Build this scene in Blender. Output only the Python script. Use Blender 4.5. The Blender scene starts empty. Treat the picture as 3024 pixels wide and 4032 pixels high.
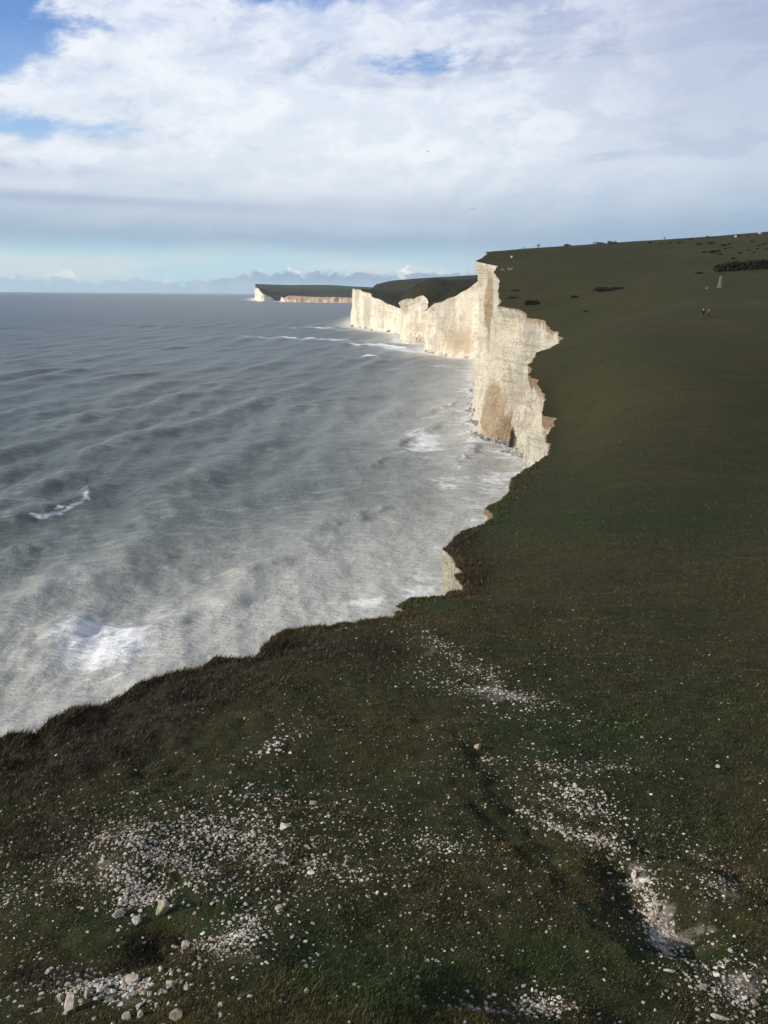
import bpy, math, random
import numpy as np
from mathutils import Vector, Matrix
from mathutils.geometry import delaunay_2d_cdt

R = math.radians
rng = np.random.default_rng(7)
random.seed(7)
C = bpy.context.scene.collection
SC = bpy.context.scene

# ------------------------------------------------------------------ camera
EYE = 50.0                      # the eye is 50 m above the sea
FPX, UX, VY = 3379.0, 1512.0, 2016.0
PITCH = math.atan((2016 - 1143) / FPX)
ROLL = R(0.46)
_f = np.array([0, math.cos(PITCH), -math.sin(PITCH)])
_u = np.array([0, math.sin(PITCH), math.cos(PITCH)])
_r = np.array([1.0, 0, 0])
CR = math.cos(ROLL) * _r + math.sin(ROLL) * _u
CU = -math.sin(ROLL) * _r + math.cos(ROLL) * _u
cam = bpy.data.cameras.new('camera')
camo = bpy.data.objects.new('camera', cam)
C.objects.link(camo)
camo.matrix_world = Matrix(((CR[0], CU[0], -_f[0], 0), (CR[1], CU[1], -_f[1], 0), (CR[2], CU[2], -_f[2], EYE), (0, 0, 0, 1)))
cam.sensor_fit = 'VERTICAL'
cam.sensor_height = 24.0
cam.lens = 24.0 * FPX / 4032.0
cam.clip_start = 0.1
cam.clip_end = 60000
SC.camera = camo
SC.render.engine = 'CYCLES'
SC.cycles.max_bounces = 6
SC.cycles.use_denoising = True
SC.cycles.volume_bounces = 1
SC.view_settings.view_transform = 'Standard'
SC.view_settings.look = 'None'
SC.view_settings.exposure = 0.0
SC.view_settings.gamma = 1.0

SUN_AZ, SUN_EL = -113.0, 24.0   # degrees; azimuth clockwise from the view direction (+Y)

# ------------------------------------------------------------------ node expressions
class X:
    """a node socket (or number) with arithmetic that builds Math nodes"""
    nt = None
    def __init__(s, v): s.v = v
    @staticmethod
    def _m(op, *a, clamp=False):
        n = X.nt.nodes.new('ShaderNodeMath'); n.operation = op; n.use_clamp = clamp
        for i, q in enumerate(a):
            q = q.v if isinstance(q, X) else q
            if isinstance(q, (int, float)): n.inputs[i].default_value = q
            else: X.nt.links.new(q, n.inputs[i])
        return X(n.outputs[0])
    def __add__(a, b): return X._m('ADD', a, b)
    __radd__ = __add__
    def __sub__(a, b): return X._m('SUBTRACT', a, b)
    def __rsub__(a, b): return X._m('SUBTRACT', b, a)
    def __mul__(a, b): return X._m('MULTIPLY', a, b)
    __rmul__ = __mul__
    def __truediv__(a, b): return X._m('DIVIDE', a, b)
    def pow(a, b): return X._m('POWER', a, b)
    def max(a, b): return X._m('MAXIMUM', a, b)
    def min(a, b): return X._m('MINIMUM', a, b)
    def clamp(a): return X._m('ADD', a, 0.0, clamp=True)

def sstep(x, lo, hi, a=0.0, b=1.0):
    n = X.nt.nodes.new('ShaderNodeMapRange'); n.interpolation_type = 'SMOOTHSTEP'; n.clamp = True
    for k, q in ((0, x), (1, lo), (2, hi), (3, a), (4, b)):
        q = q.v if isinstance(q, X) else q
        if isinstance(q, (int, float)): n.inputs[k].default_value = q
        else: X.nt.links.new(q, n.inputs[k])
    return X(n.outputs[0])

def comb(x, y, z):
    n = X.nt.nodes.new('ShaderNodeCombineXYZ')
    for k, q in enumerate((x, y, z)):
        q = q.v if isinstance(q, X) else q
        if isinstance(q, (int, float)): n.inputs[k].default_value = q
        else: X.nt.links.new(q, n.inputs[k])
    return n.outputs[0]

def sep(sock):
    n = X.nt.nodes.new('ShaderNodeSeparateXYZ'); X.nt.links.new(sock, n.inputs[0])
    return [X(o) for o in n.outputs]

def noise(vec, scale, detail=4, rough=0.55, dist=0.0, lac=2.0):
    n = X.nt.nodes.new('ShaderNodeTexNoise'); X.nt.links.new(vec, n.inputs['Vector'])
    n.inputs['Scale'].default_value = scale; n.inputs['Detail'].default_value = detail
    n.inputs['Roughness'].default_value = rough; n.inputs['Distortion'].default_value = dist
    n.inputs['Lacunarity'].default_value = lac
    return X(n.outputs['Fac'])

def voro(vec, scale, feature='F1'):
    n = X.nt.nodes.new('ShaderNodeTexVoronoi'); n.feature = feature
    X.nt.links.new(vec, n.inputs['Vector']); n.inputs['Scale'].default_value = scale
    return n

def mixc(f, a, b, mode='MIX'):
    n = X.nt.nodes.new('ShaderNodeMix'); n.data_type = 'RGBA'; n.blend_type = mode
    for k, q in ((0, f), (6, a), (7, b)):
        q = q.v if isinstance(q, X) else q
        if isinstance(q, (int, float)): n.inputs[k].default_value = q
        elif isinstance(q, (tuple, list)): n.inputs[k].default_value = (*q[:3], 1)
        else: X.nt.links.new(q, n.inputs[k])
    return n.outputs[2]

def ramp(x, stops, interp='LINEAR'):
    n = X.nt.nodes.new('ShaderNodeValToRGB'); n.color_ramp.interpolation = interp
    el = n.color_ramp.elements
    while len(el) < len(stops): el.new(0.5)
    for e, (p, c) in zip(el, stops):
        e.position = p; e.color = (*c, 1) if len(c) == 3 else c
    X.nt.links.new(x.v, n.inputs[0])
    return n.outputs[0]

def srgb(r, g, b):
    return tuple(((c / 255) / 12.92 if c / 255 <= 0.04045 else ((c / 255 + 0.055) / 1.055) ** 2.4) for c in (r, g, b))

# ------------------------------------------------------------------ sky
W = bpy.data.worlds.new('World'); SC.world = W; W.use_nodes = True
nt = W.node_tree; X.nt = nt; nt.nodes.clear()
wo = nt.nodes.new('ShaderNodeOutputWorld'); bg = nt.nodes.new('ShaderNodeBackground')
nt.links.new(bg.outputs[0], wo.inputs[0])
SKY = 0.1
bg.inputs[1].default_value = SKY
sky = nt.nodes.new('ShaderNodeTexSky'); sky.sky_type = 'NISHITA'; sky.sun_disc = False
sky.sun_elevation = R(SUN_EL); sky.sun_rotation = R(SUN_AZ); sky.air_density = 1.0; sky.dust_density = 0.6; sky.ozone_density = 1.6
tc = nt.nodes.new('ShaderNodeTexCoord')
dx, dy, dz = sep(tc.outputs['Generated'])
el = X._m('ARCSINE', dz) * 57.2958
az = X._m('ARCTAN2', dx, dy) * 57.2958
den = dz.max(0.0) + 0.13
pl = comb(dx / den, dy / den, 0.0)
ae = comb(az * 0.055, el * 0.13, 0.0)
n1 = noise(pl, 1.7, 10, 0.62, 0.15) * 0.4 + noise(ae, 1.6, 10, 0.62, 0.2) * 0.6
nf = noise(comb(az * 0.24 - el * 0.10, el * 0.44, 1.0), 1.0, 9, 0.62, 0.25)
n2 = noise(comb(az * 0.07 + 7.3, el * 0.26, 2.0), 1.0, 9, 0.62, 0.5)
n3 = noise(comb(az * 0.05, el * 0.22, 3.0), 1.0, 6, 0.55, 0.4)

def blob(a0, e0, ra, re, tilt=0.0):
    a = az - a0; e = el - e0 - a * tilt
    return X._m('EXPONENT', ((a / ra) * (a / ra) + (e / re) * (e / re)) * -1.0)
holes = blob(-26.5, 16.3, 8.0, 4.0, 0.0) * 0.38 + blob(-10, 17.6, 11, 1.7) * 0.30 + blob(0.8, 13.2, 5.5, 1.0, 0.06) * 0.28 \
    + blob(-20, 8.9, 8.5, 0.75, 0.02) * 0.22 + blob(-26.0, 11.8, 4, 3.0) * 0.22 + blob(-4, 17.5, 5, 1.0) * 0.2 + blob(-19, 14.0, 2.5, 0.9) * 0.14
hm_ = noise(comb(az * 0.34 - el * 0.15, el * 0.7, 6.0), 1.0, 8, 0.65)
holes = holes * (0.25 + hm_ * 1.5)
cover = sstep(n1 * 0.7 + n2 * 0.2 + nf * 0.6 - 0.25 - holes, 0.20, 0.42)
# colours of the cloud sheet by elevation (degrees / 20)
K = 1.0 / SKY
def cl(r, g, b, k=1.0): return tuple(k * K * q for q in srgb(r, g, b))
e20 = ((el + (n2 - 0.5) * 3.0 + (nf - 0.5) * 2.0) / 20.0).clamp()
sheet = mixc(1.0, ramp(e20, [(0.0, srgb(168, 190, 212)), (0.115, srgb(163, 190, 212)), (0.16, srgb(168, 190, 211)), (0.23, srgb(190, 206, 222)),
                             (0.31, srgb(214, 225, 237)), (0.41, srgb(226, 235, 245)), (0.62, srgb(222, 232, 246)), (0.8, srgb(200, 213, 240)), (1.0, srgb(172, 190, 230))]),
             (K, K, K), 'MULTIPLY')
grey = mixc(1.0, ramp(e20, [(0.0, srgb(150, 178, 203)), (0.2, srgb(152, 177, 203)), (0.36, srgb(192, 208, 225)), (0.6, srgb(184, 197, 221)), (1.0, srgb(160, 173, 208))]),
            (K, K, K), 'MULTIPLY')
gmask = sstep(az + n3 * 14.0 + (el - 8.0) * 0.9, 8.0, 30.0) * 0.78
gmask = (gmask + sstep(n2, 0.50, 0.66) * 0.6 * sstep(el, 4.0, 9.0)
         + blob(-27, 6.6, 7.0, 0.42, 0.0) * 1.0 + blob(-20, 5.1, 12.0, 0.32, -0.02) * 0.45 + blob(-23, 8.25, 3.5, 0.28) * 0.35).clamp()
cloud = mixc(gmask, sheet, grey)
puff = sstep(n1 * 0.5 + nf * 0.5, 0.45, 0.57) * sstep(el, 4.5, 9.0) * sstep(az, 22.0, 4.0)
cloud = mixc((blob(-27, 6.7, 7.5, 0.55, 0.0) * 1.2 + blob(-20, 5.2, 13.0, 0.3, -0.02) * 0.6 + (nf - 0.5) * 1.2 * blob(-24, 6.2, 12, 1.4)).clamp() * 0.9, cloud, cl(172, 186, 211))
cloud = mixc(puff * 0.85, cloud, cl(243, 247, 253, 1.03))
cloud = mixc(sstep(nf * 0.6 + n2 * 0.4, 0.52, 0.66) * sstep(el, 6.0, 10.0) * 0.62, cloud, cl(184, 200, 226))
skycol = mixc(1.0, sky.outputs[0], (0.62, 0.86, 1.35), 'MULTIPLY')
blue = mixc(0.72, skycol, mixc(1.0, ramp(e20, [(0.0, srgb(190, 225, 235)), (0.12, srgb(188, 222, 236)), (0.45, srgb(178, 212, 246)), (0.7, srgb(122, 164, 224)), (1.0, srgb(86, 130, 200))]), (K, K, K), 'MULTIPLY'))
col = mixc(cover, blue, cloud)
# clear turquoise strip under the sheet, then the row of cumulus on the horizon
edge = el + sstep(az, -12.0, -2.0) * 0.25 + (n3 - 0.5) * 1.6 - sstep(az, -30.0, -22.0, 1.0, 0.0) * 0.7
strip = sstep(edge, 1.75, 3.3, 1.0, 0.0)
strip = strip * sstep(az + (n3 - 0.5) * 8.0, 1.0, 12.0, 1.0, 0.25)
stripc = mixc(sstep(noise(comb(az * 0.10, el * 0.5, 9.0), 1.0, 5, 0.5), 0.42, 0.66), cl(187, 218, 229), cl(206, 221, 228))
col = mixc(strip, col, stripc)
hn = noise(comb(az * 0.30, 0.0, 0.0), 1.0, 2, 0.5)
hf = noise(comb(az * 1.0, el * 1.3, 5.0), 1.25, 5, 0.6)
vz = voro(comb(az * 0.85, el * 1.25, 0.0), 1.0, 'SMOOTH_F1'); vz.inputs['Smoothness'].default_value = 0.25
vz2 = voro(comb(az * 2.1 + hf * 0.6, el * 3.0, 4.0), 1.0, 'SMOOTH_F1'); vz2.inputs['Smoothness'].default_value = 0.2
vd = X(vz.outputs['Distance']) * 1.1 + X(vz2.outputs['Distance']) * 0.45 - 0.62
hg = noise(comb(az * 2.6, el * 3.4, 8.0), 1.0, 5, 0.6)
top = sstep(az, -14.0, -5.0, 0.62, 1.18) + (hn - 0.5) * 0.9 - vd * 0.45 + (hf - 0.5) * 0.9 + (hg - 0.5) * 0.7
body = sstep(el - top, -0.22, 0.12, 1.0, 0.0)
wt = top - 0.04 + sstep(noise(comb(az * 0.42 + 3.0, 0.0, 1.0), 1.0, 2, 0.5), 0.5, 0.62) * 0.42 + (hg - 0.5) * 0.5
white = sstep(el - wt, -0.05, 0.06, 1.0, 0.0) * sstep(noise(comb(az * 0.5, 0.0, 11.0), 1.0, 3, 0.5), 0.40, 0.56)
col = mixc(white * 0.9, col, mixc(sstep(hf, 0.4, 0.6), cl(214, 222, 224), cl(248, 247, 240)))
bodyc = mixc(sstep(az, -18.0, -4.0), cl(166, 197, 215), cl(142, 167, 197))
bodyc = mixc(sstep(noise(comb(az * 0.8, el * 1.6, 2.0), 1.0, 5, 0.6), 0.55, 0.75) * 0.4, bodyc, cl(178, 199, 217))
bodyc = mixc(sstep(el, 0.0, 1.0, 0.55, 0.0), bodyc, cl(160, 196, 219))
col = mixc(body * 0.85, col, bodyc)
# out of the picture, overhead and behind: a broken grey cloud sheet
over = sstep(el, 20.0, 40.0)
col = mixc(over, col, mixc(sstep(n1, 0.35, 0.6), cl(120, 150, 200), cl(176, 184, 198)))
col = mixc(sstep(el, -1.5, -0.3, 1.0, 0.0), col, cl(120, 135, 150))
nt.links.new(col, bg.inputs[0])

# ------------------------------------------------------------------ sun
sl = bpy.data.lights.new('sun', 'SUN'); sl.energy = 4.8; sl.angle = R(0.5); sl.color = (1.0, 0.92, 0.80)
so = bpy.data.objects.new('sun', sl); C.objects.link(so)
a, e = R(SUN_AZ), R(SUN_EL)
sd = Vector((math.sin(a) * math.cos(e), math.cos(a) * math.cos(e), math.sin(e)))
so.rotation_euler = sd.to_track_quat('Z', 'Y').to_euler()
sky.sun_rotation = R(SUN_AZ)

# ------------------------------------------------------------------ numeric helpers
def ray(u, v):
    u = np.asarray(u, float); v = np.asarray(v, float)
    return _f + ((u - UX) / FPX)[..., None] * CR - ((v - VY) / FPX)[..., None] * CU

def at(u, v, D):
    """the point seen at photo pixel (u, v) at ground distance D"""
    d = ray(u, v); h = np.hypot(d[..., 0], d[..., 1])
    p = d * (np.asarray(D, float) / h)[..., None]
    p[..., 2] += EYE
    return p

def depth_at_sea(u, v):
    d = ray(u, v); return EYE * np.hypot(d[0], d[1]) / -d[2]

def proj(p):
    q = p - np.array([0, 0, EYE]); z = q @ _f
    return UX + FPX * (q @ CR) / z, VY - FPX * (q @ CU) / z

def _h(ix, iy, iz, seed):
    n = (ix * 374761393 + iy * 668265263 + iz * 2147483647 + seed * 1274126177) & 0xFFFFFFFF
    n = ((n ^ (n >> 13)) * 1274126177) & 0xFFFFFFFF
    n = ((n ^ (n >> 16)) * 2246822519) & 0xFFFFFFFF
    return ((n ^ (n >> 15)) & 0xFFFFFF) / float(0xFFFFFF) * 2 - 1

def vn(x, y, z=0.0, seed=0):
    x, y, z = np.broadcast_arrays(np.asarray(x, float), np.asarray(y, float), np.asarray(z, float))
    ix, iy, iz = np.floor(x).astype(np.int64), np.floor(y).astype(np.int64), np.floor(z).astype(np.int64)
    fx, fy, fz = x - ix, y - iy, z - iz
    fx = fx * fx * (3 - 2 * fx); fy = fy * fy * (3 - 2 * fy); fz = fz * fz * (3 - 2 * fz)
    def L(a, b, t): return a + (b - a) * t
    r = []
    for k in (0, 1):
        a = L(_h(ix, iy, iz + k, seed), _h(ix + 1, iy, iz + k, seed), fx)
        b = L(_h(ix, iy + 1, iz + k, seed), _h(ix + 1, iy + 1, iz + k, seed), fx)
        r.append(L(a, b, fy))
    return L(r[0], r[1], fz)

def fbm(x, y, z=0.0, o=4, seed=0, g=0.5):
    s = 0; a = 1.0; t = 0
    for k in range(o):
        s = s + a * vn(x, y, z, seed + k); t += a; a *= g
        x = x * 2.03 + 3.1; y = y * 2.03 + 1.7; z = np.asarray(z) * 2.03 + 2.3
    return s / t

def ss(x, a, b):
    t = np.clip((x - a) / (b - a), 0, 1); return t * t * (3 - 2 * t)

def chunked(fn, *arrs, n=60000):
    return np.concatenate([fn(*[q[i:i + n] for q in arrs]) for i in range(0, len(arrs[0]), n)])

class RBF:
    def __init__(s, P, z, c=0.05, smooth=0.0):
        s.P = P; s.c = c
        K = s.k(P, P) + np.eye(len(P)) * smooth
        n = len(P); A = np.zeros((n + 3, n + 3)); A[:n, :n] = K
        Q = np.c_[np.ones(n), P]; A[:n, n:] = Q; A[n:, :n] = Q.T
        s.w = np.linalg.solve(A, np.r_[z, 0, 0, 0])
    def k(s, a, b):
        d = ((a[:, None, :] - b[None, :, :]) ** 2).sum(-1)
        return -np.sqrt(d + s.c ** 2)
    def __call__(s, p):
        n = len(s.P)
        return chunked(lambda q: s.k(q, s.P) @ s.w[:n] + s.w[n] + q @ s.w[n + 1:], p, n=20000)

def warp(x, y):
    D = np.hypot(x, y) + 1e-9; m = np.log1p(D / 2.0)
    return np.stack([x / D * m, y / D * m], -1)

def mesh_obj(name, V, faces, mat=None, attrs=None, smooth=False, parent=None):
    """faces: (n,3) or (n,4) array, or a list of such arrays"""
    me = bpy.data.meshes.new(name)
    fl = faces if isinstance(faces, list) else [faces]
    V = np.ascontiguousarray(V, dtype=np.float32)
    me.vertices.add(len(V)); me.vertices.foreach_set('co', V.ravel())
    tot = sum(f.size for f in fl); nf = sum(len(f) for f in fl)
    me.loops.add(tot); me.loops.foreach_set('vertex_index', np.concatenate([f.ravel() for f in fl]).astype(np.int32))
    me.polygons.add(nf)
    ls = np.concatenate([np.full(len(f), f.shape[1]) for f in fl])
    st = np.r_[0, np.cumsum(ls)[:-1]]
    me.polygons.foreach_set('loop_start', st.astype(np.int32))
    me.polygons.foreach_set('use_smooth', np.full(nf, bool(smooth)))
    me.update(calc_edges=True); me.validate()
    for k, a in (attrs or {}).items():
        a = np.asarray(a, dtype=np.float32)
        if a.ndim == 1: at_ = me.attributes.new(k, 'FLOAT', 'POINT'); at_.data.foreach_set('value', a)
        else:
            at_ = me.attributes.new(k, 'FLOAT_COLOR', 'POINT')
            at_.data.foreach_set('color', np.c_[a, np.ones(len(a), dtype=np.float32)].astype(np.float32).ravel())
    if mat: me.materials.append(mat)
    o = bpy.data.objects.new(name, me); C.objects.link(o)
    if parent: o.parent = parent
    return o

def tag(o, label=None, cat=None, group=None, kind=None):
    if label: o['label'] = label
    if cat: o['category'] = cat
    if group: o['group'] = group
    if kind: o['kind'] = kind
    return o

def new_mat(name):
    m = bpy.data.materials.new(name); m.use_nodes = True
    X.nt = m.node_tree
    b = m.node_tree.nodes['Principled BSDF']
    return m, b

def attr(name, color=False):
    n = X.nt.nodes.new('ShaderNodeAttribute'); n.attribute_name = name
    return n.outputs['Color'] if color else X(n.outputs['Fac'])

def pos():
    g = X.nt.nodes.new('ShaderNodeNewGeometry'); return g.outputs['Position']

def vmul(v, s):
    n = X.nt.nodes.new('ShaderNodeVectorMath'); n.operation = 'MULTIPLY'
    X.nt.links.new(v, n.inputs[0]); n.inputs[1].default_value = s
    return n.outputs[0]

def bump(b, h, dist, strength=1.0, prev=None):
    n = X.nt.nodes.new('ShaderNodeBump'); n.inputs['Strength'].default_value = strength; n.inputs['Distance'].default_value = dist
    X.nt.links.new(h.v, n.inputs['Height'])
    if prev: X.nt.links.new(prev, n.inputs['Normal'])
    if b: X.nt.links.new(n.outputs[0], b.inputs['Normal'])
    return n.outputs[0]

def L(a, b): X.nt.links.new(a.v if isinstance(a, X) else a, b)

# ------------------------------------------------------------------ materials
# turf: r = green, g = dark heath, b = bare soil / chalk
M_turf, b = new_mat('turf')
P = pos(); t = sep(attr('tint', True))
big = noise(P, 0.035, 5, 0.6); stk = noise(vmul(P, (0.10, 0.55, 0.55)), 1.0, 8, 0.7); mid = noise(vmul(P, (0.35, 1.0, 1.0)), 0.35, 8, 0.68); fine = noise(P, 4.0, 6, 0.7); tiny = noise(P, 28.0, 3, 0.7)
c0 = mixc(sstep(mid * 0.3 + big * 0.3 + stk * 0.4, 0.42, 0.58), (0.024, 0.031, 0.010), (0.050, 0.042, 0.016))
c0 = mixc(sstep(noise(P, 0.09, 7, 0.65), 0.46, 0.58) * 0.40, c0, (0.025, 0.036, 0.010))
c0 = mixc(sstep(stk, 0.55, 0.7) * 0.5, c0, (0.022, 0.020, 0.013))
c0 = mixc(sstep(t[0] + (mid - 0.5) * 2.2, 0.15, 1.05) * 0.85, c0, (0.022, 0.034, 0.010))
c0 = mixc(sstep(t[1] + (fine - 0.5) * 0.5 + (mid - 0.5) * 0.5, 0.3, 0.8), c0, (0.028, 0.023, 0.016))
c0 = mixc(sstep(fine, 0.42, 0.66) * 0.6, c0, (0.072, 0.060, 0.030))
c0 = mixc(sstep(tiny, 0.52, 0.36) * 0.65, c0, (0.009, 0.009, 0.005))
bare = sstep(t[2] + (fine - 0.5) * 1.3 + (tiny - 0.5) * 0.5 + (noise(P, 1.3, 5, 0.65) - 0.5) * 1.4, 0.45, 0.95)
c0 = mixc(bare, c0, mixc(fine, (0.085, 0.068, 0.052), (0.27, 0.235, 0.19)))
chk = sstep(t[2] + (fine - 0.5) * 0.6, 1.1, 1.5)
c0 = mixc(chk, c0, (0.5, 0.47, 0.42))
L(c0, b.inputs['Base Color']); b.inputs['Roughness'].default_value = 0.95; b.inputs['Specular IOR Level'].default_value = 0.08
bump(b, fine * 0.6 + tiny * 0.4, 0.09, 1.0)

# the downs further off
M_down, b = new_mat('far_downs')
P = pos(); t = sep(attr('tint', True))
big = noise(P, 0.006, 5, 0.6); mid = noise(P, 0.05, 6, 0.65)
c0 = mixc(sstep(big, 0.4, 0.6), (0.027, 0.032, 0.016), (0.034, 0.031, 0.018))
c0 = mixc(sstep(mid, 0.5, 0.66) * 0.8, c0, (0.010, 0.013, 0.008))
sc_ = noise(P, 0.22, 5, 0.7)
c0 = mixc(sstep(sc_, 0.58, 0.66) * 0.7, c0, (0.008, 0.009, 0.007))
c0 = mixc(t[1], c0, (0.010, 0.015, 0.011))
c0 = mixc(t[0], c0, (0.04, 0.07, 0.025))
L(c0, b.inputs['Base Color']); b.inputs['Roughness'].default_value = 0.95; b.inputs['Specular IOR Level'].default_value = 0.05

# chalk: r = brown stain, g = soil near the top, b = algae at the foot, plus painted cave-mouth shade
def chalk_mat(name, scale=1.0, far=False):
    m, b = new_mat(name)
    P = pos(); t = sep(attr('tint', True))
    A = noise(vmul(P, (scale, scale, scale)), 0.10, 6, 0.6)
    streak = noise(vmul(P, (scale, scale, scale * 0.28)), 0.45, 6, 0.65)
    bed = noise(vmul(P, (0.10 * scale, 0.10 * scale, 2.0 * scale)), 0.7, 6, 0.7, 0.3)
    F = noise(vmul(P, (scale, scale, scale)), 1.6, 6, 0.68)
    c = mixc(sstep(A, 0.35, 0.65), (0.82, 0.755, 0.61), (0.69, 0.625, 0.50))
    c = mixc(sstep(streak, 0.50, 0.72) * 0.7, c, (0.44, 0.39, 0.31))
    c = mixc(sstep(F, 0.50, 0.62) * 0.38, c, (0.38, 0.345, 0.29))
    c = mixc(sstep(bed, 0.57, 0.62) * 0.6, c, (0.38, 0.34, 0.28))
    big_ = noise(vmul(P, (scale, scale, scale * 0.5)), 0.045, 4, 0.6)
    c = mixc(sstep(big_ + (F - 0.5) * 0.5 + (streak - 0.5) * 0.4, 0.50, 0.60) * 0.75, c, (0.44, 0.40, 0.335))
    G_ = noise(vmul(P, (scale * 0.8, scale * 0.8, scale * 0.7)), 0.9, 8, 0.75, 0.8)
    c = mixc(sstep(G_, 0.62, 0.66) * 0.5, c, (0.24, 0.21, 0.17))
    c = mixc(sstep(t[0] + (streak - 0.5) * 1.0 + (F - 0.5) * 1.3, 0.15, 0.9) * 0.85, c, mixc(sstep(F * 0.6 + streak * 0.4, 0.40, 0.62), (0.24, 0.165, 0.085), (0.56, 0.43, 0.28)))
    c = mixc(sstep(t[1] + (streak - 0.5) * 1.6 + (F - 0.5) * 1.2, 0.35, 0.95) * 0.9, c, mixc(F, (0.22, 0.135, 0.08), (0.46, 0.33, 0.22)))
    c = mixc(sstep(t[2] + (F - 0.5) * 1.2 + (A - 0.5), 0.55, 0.8), c, mixc(sstep(t[2] + (F - 0.5) * 1.5, 0.8, 1.6), (0.17, 0.145, 0.085), (0.03, 0.025, 0.02)))  # algae; the darkest tone also paints the shade in the cave mouth
    L(c, b.inputs['Base Color']); b.inputs['Roughness'].default_value = 0.9; b.inputs['Specular IOR Level'].default_value = 0.1
    if not far:
        n = bump(None, bed, 0.5, 0.5)
        bump(b, F * 0.7 + streak * 0.3, 2.0, 1.0, n)
    return m
M_chalk = chalk_mat('chalk', 1.0)
M_chalk_mid = chalk_mat('chalk_mid', 0.6)
M_chalk_far = chalk_mat('chalk_far', 0.18, True)

# sea: r = milk, g = foam, b = crest
M_sea, b = new_mat('sea_water')
P = pos(); t = sep(attr('tint', True))
px, py, pz = sep(P)
wv = noise(vmul(P, (0.5, 0.5, 0)), 0.05, 3, 0.5)
st = noise(comb(px * 0.06 + wv * 1.2, py * 0.36 + wv * 2.0 - px * 0.05, 0.0), 1.0, 8, 0.66, 0.0)
st2 = noise(comb(px * 0.24 + wv, py * 0.9 + wv * 2.0 - px * 0.14, 0.0), 1.0, 7, 0.68, 0.1)
blot = noise(vmul(P, (0.012, 0.02, 0)), 1.0, 5, 0.6)
wisp = noise(comb(px * 0.05 + wv * 3.0, py * 0.12 + wv * 3.0, 4.0), 1.0, 8, 0.70, 0.35)
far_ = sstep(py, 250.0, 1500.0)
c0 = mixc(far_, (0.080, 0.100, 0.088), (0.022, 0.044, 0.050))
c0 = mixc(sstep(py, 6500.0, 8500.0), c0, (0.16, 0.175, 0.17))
c0 = mixc(sstep(t[0] * 1.0 + (blot - 0.5) * 0.25, 0.05, 1.05), c0, (0.43, 0.425, 0.38))
mk = t[0]
c0 = mixc(sstep(st + mk * 0.05, 0.50, 0.72) * (mk * 0.26 + 0.24), c0, (0.45, 0.45, 0.42))
c0 = mixc(sstep(st2, 0.47, 0.36) * 0.10, c0, (0.050, 0.062, 0.056))
c0 = mixc(sstep(st2 + mk * 0.03, 0.54, 0.66) * (mk * 0.12 + 0.17), c0, (0.52, 0.52, 0.50))
lace = X(voro(comb(px * 0.28 + wisp * 1.6, py * 0.34 + wisp * 1.6, 0.0), 1.0, 'DISTANCE_TO_EDGE').outputs['Distance'])
c0 = mixc(sstep(pz + (st - 0.5) * 2.6, 0.35, 1.5) * 0.20, c0, (0.36, 0.37, 0.34))  # highlights along the wave ridges, painted into the colour by height
c0 = mixc(sstep(pz + (st2 - 0.5) * 1.5, -0.2, -0.9) * 0.12, c0, (0.035, 0.045, 0.040))  # troughs darkened in the colour by height, to match the ridge highlights
foam = sstep(t[1] + (wisp - 0.5) * 1.6 + (0.12 - lace.min(0.3)) * 0.7, 0.50, 0.95)
c0 = mixc(foam * 0.85, c0, (0.78, 0.79, 0.80))
cr = sstep(t[2] + (st2 - 0.5) * 0.9, 0.62, 0.9)
c0 = mixc(cr, c0, (0.80, 0.80, 0.79))
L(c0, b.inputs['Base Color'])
L((foam.max(cr) * 0.4 + 0.30 + mk * 0.2), b.inputs['Roughness'])
b.inputs['IOR'].default_value = 1.33; b.inputs['Specular IOR Level'].default_value = 0.28
rip = noise(comb(px * 0.45 - py * 0.1, py * 0.75, 0.0), 1.0, 6, 0.62, 0.0)
rip2 = noise(comb(px * 0.11, py * 0.07 - px * 0.02, 0.0), 1.0, 5, 0.5, 0.0)
n = bump(None, rip2, 1.5, 1.0)
bump(b, rip + foam * 0.2, 0.75, 0.9, n)

M_stone, b = new_mat('chalk_stone')
P = pos(); oi = X.nt.nodes.new('ShaderNodeObjectInfo')
F = noise(P, 22.0, 4, 0.6)
tn = attr('shade')
c0 = ramp(tn, [(0.0, (0.60, 0.57, 0.50)), (0.35, (0.38, 0.335, 0.285)), (0.7, (0.34, 0.28, 0.18)), (1.0, (0.20, 0.16, 0.12))])
c0 = mixc(sstep(F, 0.42, 0.66) * 0.75, c0, (0.17, 0.15, 0.12))
L(c0, b.inputs['Base Color']); b.inputs['Roughness'].default_value = 0.9
bump(b, F, 0.012, 0.8)

M_shingle, b = new_mat('shingle')
P = pos(); v = voro(P, 1.1)
c0 = mixc(X(v.outputs['Color']), (0.07, 0.07, 0.072), (0.46, 0.44, 0.41))
c0 = mixc(sstep(noise(P, 0.3, 4), 0.45, 0.6), c0, (0.13, 0.13, 0.135))
L(c0, b.inputs['Base Color']); b.inputs['Roughness'].default_value = 0.85
bump(b, X(v.outputs['Distance']), 0.6, 0.9)

M_blade, b = new_mat('grass_blade')
L(attr('col', True), b.inputs['Base Color']); b.inputs['Roughness'].default_value = 0.8; b.inputs['Specular IOR Level'].default_value = 0.15

def plain(name, col, rough=0.85, var=0.25, scale=8.0):
    m, b = new_mat(name)
    n = noise(pos(), scale, 4, 0.6)
    L(mixc(n, tuple(c * (1 - var) for c in col), tuple(min(1, c * (1 + var)) for c in col)), b.inputs['Base Color'])
    b.inputs['Roughness'].default_value = rough; b.inputs['Specular IOR Level'].default_value = 0.15
    return m

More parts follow.
